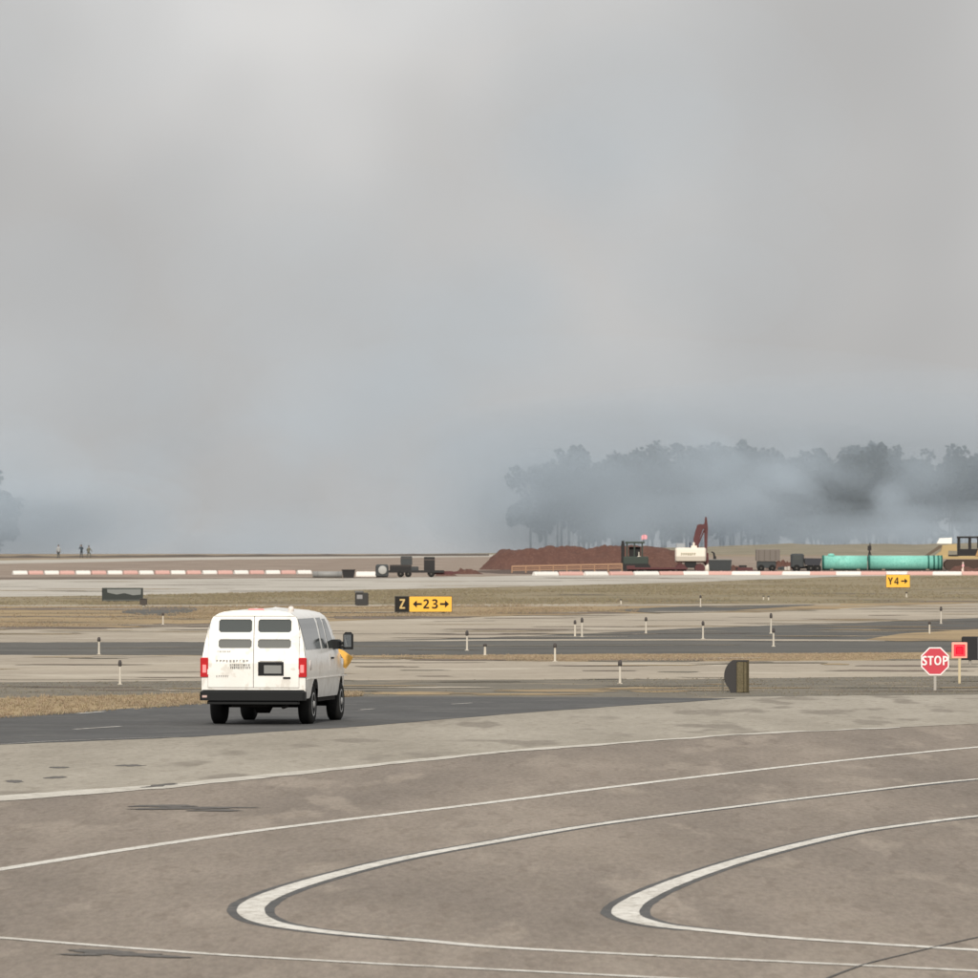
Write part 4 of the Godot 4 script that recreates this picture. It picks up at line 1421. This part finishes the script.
	for x in [-0.8, -0.3, 0.2, 0.7]:
		s = Shape.new()
		s.box(Vector3(x - 0.03, 1.0, 0.901), Vector3(x + 0.03, 1.92, 0.93))
		put("rib", s, plain("brown rib", 0.13, 0.115, 0.10, 0.8), t)
	make_wheels(t, [Vector3(-0.6, 0.3, 0.85), Vector3(0.4, 0.3, 0.85), Vector3(-0.6, 0.3, -0.85), Vector3(0.4, 0.3, -0.85)], 0.3, 0.2)
	t = thing("pallet", "low pallet of pale sacks between the box trailer and the dark truck", "pallet", gp(784, 571.6))
	s = Shape.new()
	s.box(Vector3(-0.6, 0, -0.4), Vector3(0.6, 0.14, 0.4))
	put("base", s, plain("old pallet wood", 0.20, 0.16, 0.12, 0.9), t)
	for k in 4:
		s = Shape.new()
		s.box(Vector3(-0.55 + 0.28 * k, 0.14, -0.35), Vector3(-0.29 + 0.28 * k, 0.42 + 0.05 * (k % 2), 0.35), Transform3D.IDENTITY, 0.06)
		put("sack", s, slate if k < 2 else plain("pale sack", 0.45, 0.42, 0.38, 0.9), t)
	t = thing("dump_truck", "dark low dump truck touching the left end of the green pipes", "truck", gp(806, 572.0))
	s = Shape.new()
	s.box(Vector3(-1.35, 0.45, -0.9), Vector3(-0.2, 1.62, 0.9), Transform3D.IDENTITY, 0.12)
	var cab := put("cab", s, slate, t)
	s = Shape.new()
	s.box(Vector3(-1.15, 1.05, 0.901), Vector3(-0.5, 1.48, 0.91))
	put("window", s, plain("dark tinted glass", 0.022, 0.027, 0.03, 0.06), cab)
	s = Shape.new()
	s.slab([Vector2(-0.1, 0.6), Vector2(-0.18, 1.22), Vector2(1.35, 1.2), Vector2(1.2, 0.6)], 0.95, -0.95)
	put("tipper_body", s, plain("blue black steel", 0.05, 0.052, 0.06, 0.6), t)
	s = Shape.new()
	s.box(Vector3(-1.3, 0.3, -0.5), Vector3(1.25, 0.55, 0.5))
	put("chassis", s, black, t)
	make_wheels(t, [Vector3(-0.85, 0.34, 0.78), Vector3(0.4, 0.34, 0.78), Vector3(0.98, 0.34, 0.78), Vector3(-0.85, 0.34, -0.78), Vector3(0.4, 0.34, -0.78), Vector3(0.98, 0.34, -0.78)], 0.34, 0.25)
	# ---- green pipes
	var green := ground_mat("mint pipe coating", 51, Color(0.20, 0.55, 0.47), Color(0.27, 0.63, 0.54), Color(0.14, 0.40, 0.34), 2.5, 0.01, 0.08, 0.4)
	var seam := plain("dark green joint", 0.03, 0.12, 0.10, 0.6)
	for q in [[822.5, 867.0, "shorter green pipe on the left, next to the dark truck"], [868.5, 942.0, "longer green pipe on the right with dark bands at its end"]]:
		var a := gp(q[0], 570.2)
		var b := gp(q[1], 570.2)
		var n := b.x - a.x
		t = thing("steel_pipe", q[2], "pipe", (a + b) / 2, 0.0, "large green pipes lying behind the barriers")
		s = Shape.new(true)
		s.turned(Vector3(-n / 2, 0.68, 0), Vector3.RIGHT, [[0.0, 0.60], [0.0, 0.67], [n, 0.67], [n, 0.60], [n - 0.3, 0.58], [0.3, 0.58]], 28)
		put("barrel", s, green, t)
		for x in ([-n / 2 + 0.05] if n < 5.0 else [-n / 2 + 0.05, n / 2 - 1.25, n / 2 - 0.75, n / 2 - 0.35, n / 2 - 0.05]):
			s = Shape.new(true)
			s.turned(Vector3(x - 0.08, 0.68, 0), Vector3.RIGHT, [[0, 0.66], [0.0, 0.70], [0.16, 0.70], [0.16, 0.66]], 28)
			put("band", s, seam, t)
		if n < 5.0:
			s = Shape.new(true)
			s.turned(Vector3(-n / 2 + 0.8, 1.3, 0), Vector3.UP, [[0, 0.32], [0.14, 0.32], [0.16, 0.26], [0.22, 0.25], [0.24, 0.0]], 18)
			put("access_cover", s, green, t)
		for x in [-n * 0.3, n * 0.3]:
			s = Shape.new()
			s.box(Vector3(x - 0.15, 0.0, 0.25), Vector3(x + 0.15, 0.12, 0.62))
			s.box(Vector3(x - 0.15, 0.0, -0.62), Vector3(x + 0.15, 0.12, -0.25))
			put("chock", s, plain("old pallet wood", 0.20, 0.16, 0.12, 0.9), t)
	t = thing("survey_tripod", "small dark survey tripod standing behind the joint of the green pipes", "tripod", gp(869.5, 567.2))
	for a in [0.4, 2.5, 4.6]:
		s = Shape.new()
		s.tube(Vector3(cos(a) * 0.5, 0, sin(a) * 0.5), Vector3(0, 1.7, 0), 0.05)
		put("leg", s, black, t)
	s = Shape.new()
	s.box(Vector3(-0.18, 1.68, -0.12), Vector3(0.18, 2.15, 0.12), Transform3D.IDENTITY, 0.04)
	s.tube(Vector3(0.05, 2.1, 0), Vector3(0.05, 2.4, 0), 0.06)
	put("instrument", s, black, t)
	# ---- yellow dozer at the right edge
	t = thing("bulldozer", "dusty yellow bulldozer with an open black cab at the right edge", "bulldozer", gp(962, 570.0))
	tracks(t, -1.7, 3.0, 0.95, [-1.0, 1.0], 0.5, plain("muddy track", 0.075, 0.055, 0.047, 0.9))
	s = Shape.new()
	s.box(Vector3(-1.9, 1.02, -0.85), Vector3(3.0, 1.30, 0.85), Transform3D.IDENTITY, 0.04)
	put("chassis", s, tan, t)
	s = Shape.new()
	s.slab([Vector2(-2.75, 1.15), Vector2(-2.0, 1.75), Vector2(-1.85, 2.3), Vector2(-0.55, 2.42), Vector2(-0.5, 1.78), Vector2(-1.3, 1.8), Vector2(-1.35, 1.2)], 0.7, -0.7)
	put("engine_hood", s, tan, t)
	s = Shape.new()
	s.slab([Vector2(-3.5, 1.35), Vector2(-2.15, 2.3), Vector2(-1.9, 2.28), Vector2(-2.05, 2.0), Vector2(-3.3, 1.22)], 0.95, 0.72)
	put("lift_arm", s, plain("worn brown steel", 0.14, 0.11, 0.085, 0.8), t)
	s = Shape.new()
	s.slab([Vector2(-2.35, 2.45), Vector2(-2.1, 2.95), Vector2(-0.95, 3.0), Vector2(-0.98, 2.45)], 0.5, -0.5)
	put("white_canopy", s, plain("white sheet metal", 0.80, 0.79, 0.75, 0.5), t)
	s = Shape.new()
	for x in [-0.30, 0.72, 1.55]:
		s.box(Vector3(x - 0.1, 1.30, 0.55), Vector3(x + 0.1, 3.0, 0.75))
		s.box(Vector3(x - 0.1, 1.30, -0.75), Vector3(x + 0.1, 3.0, -0.55))
	s.box(Vector3(-0.45, 2.95, -0.85), Vector3(1.7, 3.12, 0.85))
	s.box(Vector3(-0.35, 1.31, -0.5), Vector3(1.45, 1.95, 0.72))
	put("cab_frame", s, black, t)
	s = Shape.new()
	s.slab([Vector2(1.2, 1.31), Vector2(1.45, 1.95), Vector2(1.75, 2.35), Vector2(2.9, 2.45), Vector2(3.0, 1.31)], 0.9, -0.9)
	put("rear_hood", s, plain("ochre plant paint", 0.40, 0.24, 0.10, 0.7), t)
	s = Shape.new()
	s.box(Vector3(-1.3, 1.31, 0.5), Vector3(-0.4, 1.42, 0.95))
	put("step", s, black, t)
	var clod := Shape.new()
	for j in 12:
		for k in 40:
			var p := []
			for e in [[0, 0], [1, 0], [1, 1], [0, 1]]:
				var u: float = (k + e[0]) / 40.0
				var v: float = (j + e[1]) / 12.0
				var hh := maxf(0.0, sin(PI * v) * (0.55 * smoothstep(0.0, 0.25, u) + 0.35 * f.get_noise_2d(u * 22.0, v * 6.0)))
				p.append(Vector3(lerpf(-1.9, 5.0, u), hh - 0.03, lerpf(0.9, -0.9, v)))
			clod.quad(p[0], p[1], p[2], p[3])
	o = put("soil_pile", clod, heap)
	o.position = gp(962, 573.2)
	tag(o, "small pile of reddish soil at the foot of the yellow bulldozer", "earth heap")
	t = thing("grade_stake", "pale grade stake standing before the yellow bulldozer", "stake", gp(963, 573.8))
	s = Shape.new()
	s.box(Vector3(-0.05, 0.0, -0.02), Vector3(0.05, 1.0, 0.02))
	s.box(Vector3(-0.12, 0.0, -0.02), Vector3(-0.05, 0.45, 0.02))
	put("lath", s, plain("pale lath", 0.62, 0.50, 0.44, 0.8), t)
	s = Shape.new()
	s.box(Vector3(-0.09, 0.62, 0.021), Vector3(0.09, 0.78, 0.03))
	put("ribbon", s, plain("pink flag", 0.74, 0.34, 0.38, 0.8), t)
	# ---- plant left of the heap
	t = thing("equipment_trailer", "dark flat trailer carrying plant, left of the earth heap", "trailer", gp(416, 577.2))
	s = Shape.new()
	s.box(Vector3(-2.3, 0.36, -0.9), Vector3(2.2, 0.54, 0.9))
	put("deck", s, black, t)
	s = Shape.new()
	s.box(Vector3(0.9, 0.22, -0.5), Vector3(2.9, 0.48, 0.5))
	s.box(Vector3(2.2, 0.3, -0.1), Vector3(3.4, 0.42, 0.1))
	put("drawbar", s, rust, t)
	make_wheels(t, [Vector3(-1.2, 0.26, 0.8), Vector3(-0.6, 0.26, 0.8), Vector3(1.2, 0.26, 0.8), Vector3(-1.2, 0.26, -0.8), Vector3(1.2, 0.26, -0.8)], 0.26, 0.2)
	var deck := gp(416, 577.2) + Vector3(0, 0.541, 0)
	var crates := [[-1.2, 0.0, 1.7, 0.42, "long low black case at the back of the flat trailer"], [-0.75, 0.43, 0.9, 0.66, "dark upright crate standing on the long black case"], [1.05, 0.0, 0.85, 1.05, "tall dark crate alone on the right of the flat trailer"], [-0.1, -0.0, 0.6, 0.30, "small round-edged case in the middle of the flat trailer"]]
	for k in 4:
		var q: Array = crates[k]
		t = thing("crate", q[4], "crate", deck + Vector3(q[0], q[1], 0.1), 0.0, "dark crates on the flat trailer")
		s = Shape.new()
		s.box(Vector3(-q[2] / 2, 0, -0.4), Vector3(q[2] / 2, q[3], 0.4), Transform3D.IDENTITY, 0.04)
		put("case", s, slate if k % 2 else black, t)
		s = Shape.new()
		s.box(Vector3(-q[2] / 2 - 0.01, q[3] * 0.75, 0.38), Vector3(q[2] / 2 + 0.01, q[3] * 0.82, 0.41))
		put("strap", s, plain("crate strap", 0.10, 0.085, 0.08, 0.8), t)
	t = thing("generator", "dark round-fronted generator at the left end of the flat trailer", "generator", gp(382, 577.4))
	s = Shape.new()
	s.box(Vector3(-0.5, 0.12, -0.8), Vector3(0.5, 1.02, 0.6), Transform3D.IDENTITY, 0.12)
	put("housing", s, slate, t)
	s = Shape.new(true)
	s.turned(Vector3(0.05, 0.58, 0.6), Vector3.BACK, [[0, 0.34], [0.08, 0.33], [0.10, 0.28], [0.10, 0.0]], 20)
	put("fan_cover", s, plain("grey fan cover", 0.34, 0.34, 0.33, 0.6), t)
	s = Shape.new()
	s.box(Vector3(-0.45, 0, -0.7), Vector3(0.45, 0.12, 0.5))
	put("skid", s, black, t)
	t = thing("grey_pipe", "low grey pipe lying left of the black box", "pipe", gp(327.5, 577.6))
	s = Shape.new(true)
	s.turned(Vector3(-1.15, 0.24, 0), Vector3.RIGHT, [[0.0, 0.2], [0.0, 0.24], [2.3, 0.24], [2.3, 0.2], [2.0, 0.19], [0.3, 0.19]], 20)
	put("barrel", s, plain("grey pipe", 0.24, 0.24, 0.235, 0.6), t)
	for x in [-0.8, 0.8]:
		s = Shape.new(true)
		s.turned(Vector3(x, 0.24, 0), Vector3.RIGHT, [[0, 0.22], [0, 0.25], [0.08, 0.25], [0.08, 0.22]], 20)
		put("collar", s, plain("grey collar", 0.19, 0.19, 0.19, 0.6), t)
	t = thing("black_box", "black squat box between the grey pipe and the generator", "box", gp(348.5, 577.8))
	s = Shape.new()
	s.slab([Vector2(-0.5, 0.58), Vector2(0.5, 0.58), Vector2(0.40, 0.0), Vector2(-0.40, 0.0)], 0.4, -0.4)
	put("hull", s, black, t)
	s = Shape.new()
	s.box(Vector3(-0.53, 0.581, -0.44), Vector3(0.53, 0.64, 0.44))
	put("lid", s, black, t)
	t = thing("low_barrier", "lone white low plastic barrier between the black box and the generator", "barrier", gp(366, 576.6), 0.0)
	s = Shape.new()
	rings = []
	for e in [[-0.8, 0.85], [-0.72, 1.0], [0.72, 1.0], [0.8, 0.85]]:
		rings.append([[-0.26, 0.0], [-0.26, 0.10], [-0.13, 0.40], [0.13, 0.40], [0.26, 0.10], [0.26, 0.0]].map(func(p): return Vector3(e[0], p[1] * e[1], p[0] * e[1])))
	s.loft(rings)
	put("body", s, plain("white barrier plastic", 0.64, 0.62, 0.59, 0.6), t)
	s = Shape.new()
	s.tube(Vector3(0, 0.40, 0), Vector3(0, 0.435, 0), 0.05)
	put("filler_cap", s, plain("pale cap", 0.5, 0.4, 0.36, 0.5), t)


# ---------------------------------------------------------------- people
func body_mesh(bones: Array, cell: float, m: Material) -> ArrayMesh:
	# bones: [from, to, r0, r1, colour]; the smooth union of tapered capsules, meshed as surface nets
	var lo := Vector3(9, 9, 9)
	var hi := -lo
	for b in bones:
		for e in [[b[0], b[2]], [b[1], b[3]]]:
			lo = lo.min(e[0] - Vector3.ONE * (e[1] + 0.06))
			hi = hi.max(e[0] + Vector3.ONE * (e[1] + 0.06))
	var n := Vector3i(((hi - lo) / cell).ceil()) + Vector3i.ONE
	var field := PackedFloat32Array()
	field.resize(n.x * n.y * n.z)
	var own := PackedInt32Array()
	own.resize(field.size())
	for i in n.x:
		for j in n.y:
			for k in n.z:
				var p := lo + Vector3(i, j, k) * cell
				var d := 9.0
				var best := 9.0
				var who := 0
				for q in bones.size():
					var b: Array = bones[q]
					var ab: Vector3 = b[1] - b[0]
					var t := clampf((p - b[0]).dot(ab) / maxf(ab.length_squared(), 1e-6), 0.0, 1.0)
					var e := p.distance_to(b[0] + ab * t) - lerpf(b[2], b[3], t)
					if e < best:
						best = e
						who = q
					var h := clampf(0.5 + 0.5 * (d - e) / 0.035, 0.0, 1.0)
					d = lerpf(d, e, h) - 0.035 * h * (1.0 - h)
				field[(i * n.y + j) * n.z + k] = d
				own[(i * n.y + j) * n.z + k] = who
	var at := {}
	var pts := PackedVector3Array()
	var cols := PackedColorArray()
	var id := func(i: int, j: int, k: int) -> int: return (i * n.y + j) * n.z + k
	for i in n.x - 1:
		for j in n.y - 1:
			for k in n.z - 1:
				var sum := Vector3.ZERO
				var c := 0
				for e in [[0, 0, 0, 1, 0, 0], [0, 1, 0, 1, 1, 0], [0, 0, 1, 1, 0, 1], [0, 1, 1, 1, 1, 1], [0, 0, 0, 0, 1, 0], [1, 0, 0, 1, 1, 0], [0, 0, 1, 0, 1, 1], [1, 0, 1, 1, 1, 1], [0, 0, 0, 0, 0, 1], [1, 0, 0, 1, 0, 1], [0, 1, 0, 0, 1, 1], [1, 1, 0, 1, 1, 1]]:
					var a: float = field[id.call(i + e[0], j + e[1], k + e[2])]
					var b: float = field[id.call(i + e[3], j + e[4], k + e[5])]
					if (a < 0.0) != (b < 0.0):
						sum += Vector3(e[0], e[1], e[2]).lerp(Vector3(e[3], e[4], e[5]), a / (a - b))
						c += 1
				if c:
					at[id.call(i, j, k)] = pts.size()
					pts.append(lo + (Vector3(i, j, k) + sum / c) * cell)
					cols.append(bones[own[id.call(i, j, k)]][4])
	var st := SurfaceTool.new()
	st.begin(Mesh.PRIMITIVE_TRIANGLES)
	st.set_smooth_group(0)
	for i in range(1, n.x - 1):
		for j in range(1, n.y - 1):
			for k in range(1, n.z - 1):
				var a: float = field[id.call(i, j, k)]
				for e in [[1, 0, 0, 0, 1, 0, 0, 0, 1], [0, 1, 0, 0, 0, 1, 1, 0, 0], [0, 0, 1, 1, 0, 0, 0, 1, 0]]:
					var b: float = field[id.call(i + e[0], j + e[1], k + e[2])]
					if (a < 0.0) == (b < 0.0):
						continue
					var q := [at.get(id.call(i, j, k)), at.get(id.call(i - e[3], j - e[4], k - e[5])), at.get(id.call(i - e[3] - e[6], j - e[4] - e[7], k - e[5] - e[8])), at.get(id.call(i - e[6], j - e[7], k - e[8]))]
					if a < 0.0:
						q.reverse()
					for v in [q[0], q[1], q[2], q[0], q[2], q[3]]:
						st.set_color(cols[v])
						st.add_vertex(pts[v])
	st.generate_normals()
	st.set_material(m)
	return st.commit()


func build_people():
	var m := plain("clothed figure", 1, 1, 1, 0.85)
	m.vertex_color_use_as_albedo = true
	var skin := Color(0.38, 0.25, 0.19)
	var poses := [
		[58.5, 558.2, "person in a pale grey jacket and dark trousers standing apart on the left", Color(0.30, 0.31, 0.32), Color(0.05, 0.055, 0.065), 0, 0.2],
		[81.5, 557.8, "person in dark navy clothes with hands raised to the face", Color(0.035, 0.05, 0.065), Color(0.04, 0.048, 0.058), 1, 0.5],
		[88.5, 557.8, "person in olive clothes with feet apart, right of the navy figure", Color(0.12, 0.115, 0.085), Color(0.10, 0.10, 0.08), 2, -0.5],
	]
	for q in poses:
		var top: Color = q[3]
		var low: Color = q[4]
		var k: int = q[5]
		var wide: float = [0.09, 0.13, 0.24][k]
		var crouch: float = [0.0, 0.0, 0.12][k]
		var hip := Vector3(0, 0.92 - crouch, 0)
		var chest := Vector3(0, 1.32 - crouch, -0.03 - crouch * 0.5)
		var neck := chest + Vector3(0, 0.17, -0.01)
		var bones := [[hip, chest, 0.145, 0.17, top], [chest, chest + Vector3(0, 0.07, 0), 0.17, 0.13, top], [neck - Vector3(0, 0.05, 0), neck + Vector3(0, 0.05, -0.01), 0.06, 0.055, skin]]
		bones.append([neck + Vector3(0, 0.13, -0.02), neck + Vector3(0, 0.19, -0.01), 0.088, 0.095, skin])
		bones.append([neck + Vector3(0, 0.20, 0.02), neck + Vector3(0, 0.225, 0.0), 0.098, 0.095, Color(0.03, 0.025, 0.02)])   # hair
		bones.append([neck + Vector3(0, 0.135, -0.11), neck + Vector3(0, 0.155, -0.10), 0.018, 0.012, skin])   # nose
		for sgn in [-1.0, 1.0]:
			var shoulder := chest + Vector3(0.19 * sgn, 0.07, 0)
			var elbow: Vector3 = shoulder + [Vector3(0.06 * sgn, -0.27, 0.03), Vector3(0.12 * sgn, -0.20, -0.12), Vector3(0.14 * sgn, -0.22, -0.02)][k]
			var hand: Vector3 = [elbow + Vector3(-0.01 * sgn, -0.24, -0.06), neck + Vector3(0.08 * sgn, 0.10, -0.16), elbow + Vector3(0.02 * sgn, -0.16, -0.18)][k]
			bones.append([shoulder, elbow, 0.062, 0.048, top])
			bones.append([elbow, hand, 0.047, 0.036, top])
			var on := (hand - elbow).normalized()
			bones.append([hand, hand + on * 0.07, 0.036, 0.03, skin])
			for f in 4:
				bones.append([hand + on * 0.06 + Vector3((f - 1.5) * 0.02, 0, 0), hand + on * (0.13 + 0.01 * (f % 2)) + Vector3((f - 1.5) * 0.022, 0, -0.02), 0.012, 0.009, skin])
			bones.append([hand + on * 0.01, hand + on * 0.06 + Vector3(-0.045 * sgn, 0, -0.01), 0.013, 0.010, skin])
			var knee: Vector3 = Vector3((wide * 0.8 + 0.02) * sgn, 0.50 - crouch * 0.4, -0.06 - crouch)
			var ankle := Vector3((wide + 0.03) * sgn, 0.09, 0.03 * sgn)
			bones.append([hip + Vector3(0.085 * sgn, -0.02, 0), knee, 0.10, 0.068, low])
			bones.append([knee, ankle, 0.066, 0.046, low])
			bones.append([ankle - Vector3(0, 0.045, -0.04), ankle + Vector3(0.02 * sgn, -0.05, -0.16), 0.045, 0.038, Color(0.03, 0.028, 0.026)])
		var o := MeshInstance3D.new()
		o.name = numbered("person")
		o.mesh = body_mesh(bones, 0.028, m)
		add_child(o, true)
		o.position = gp(q[0], q[1])
		o.rotation.y = q[6]
		tag(o, q[2], "person", "people watching the smoke")
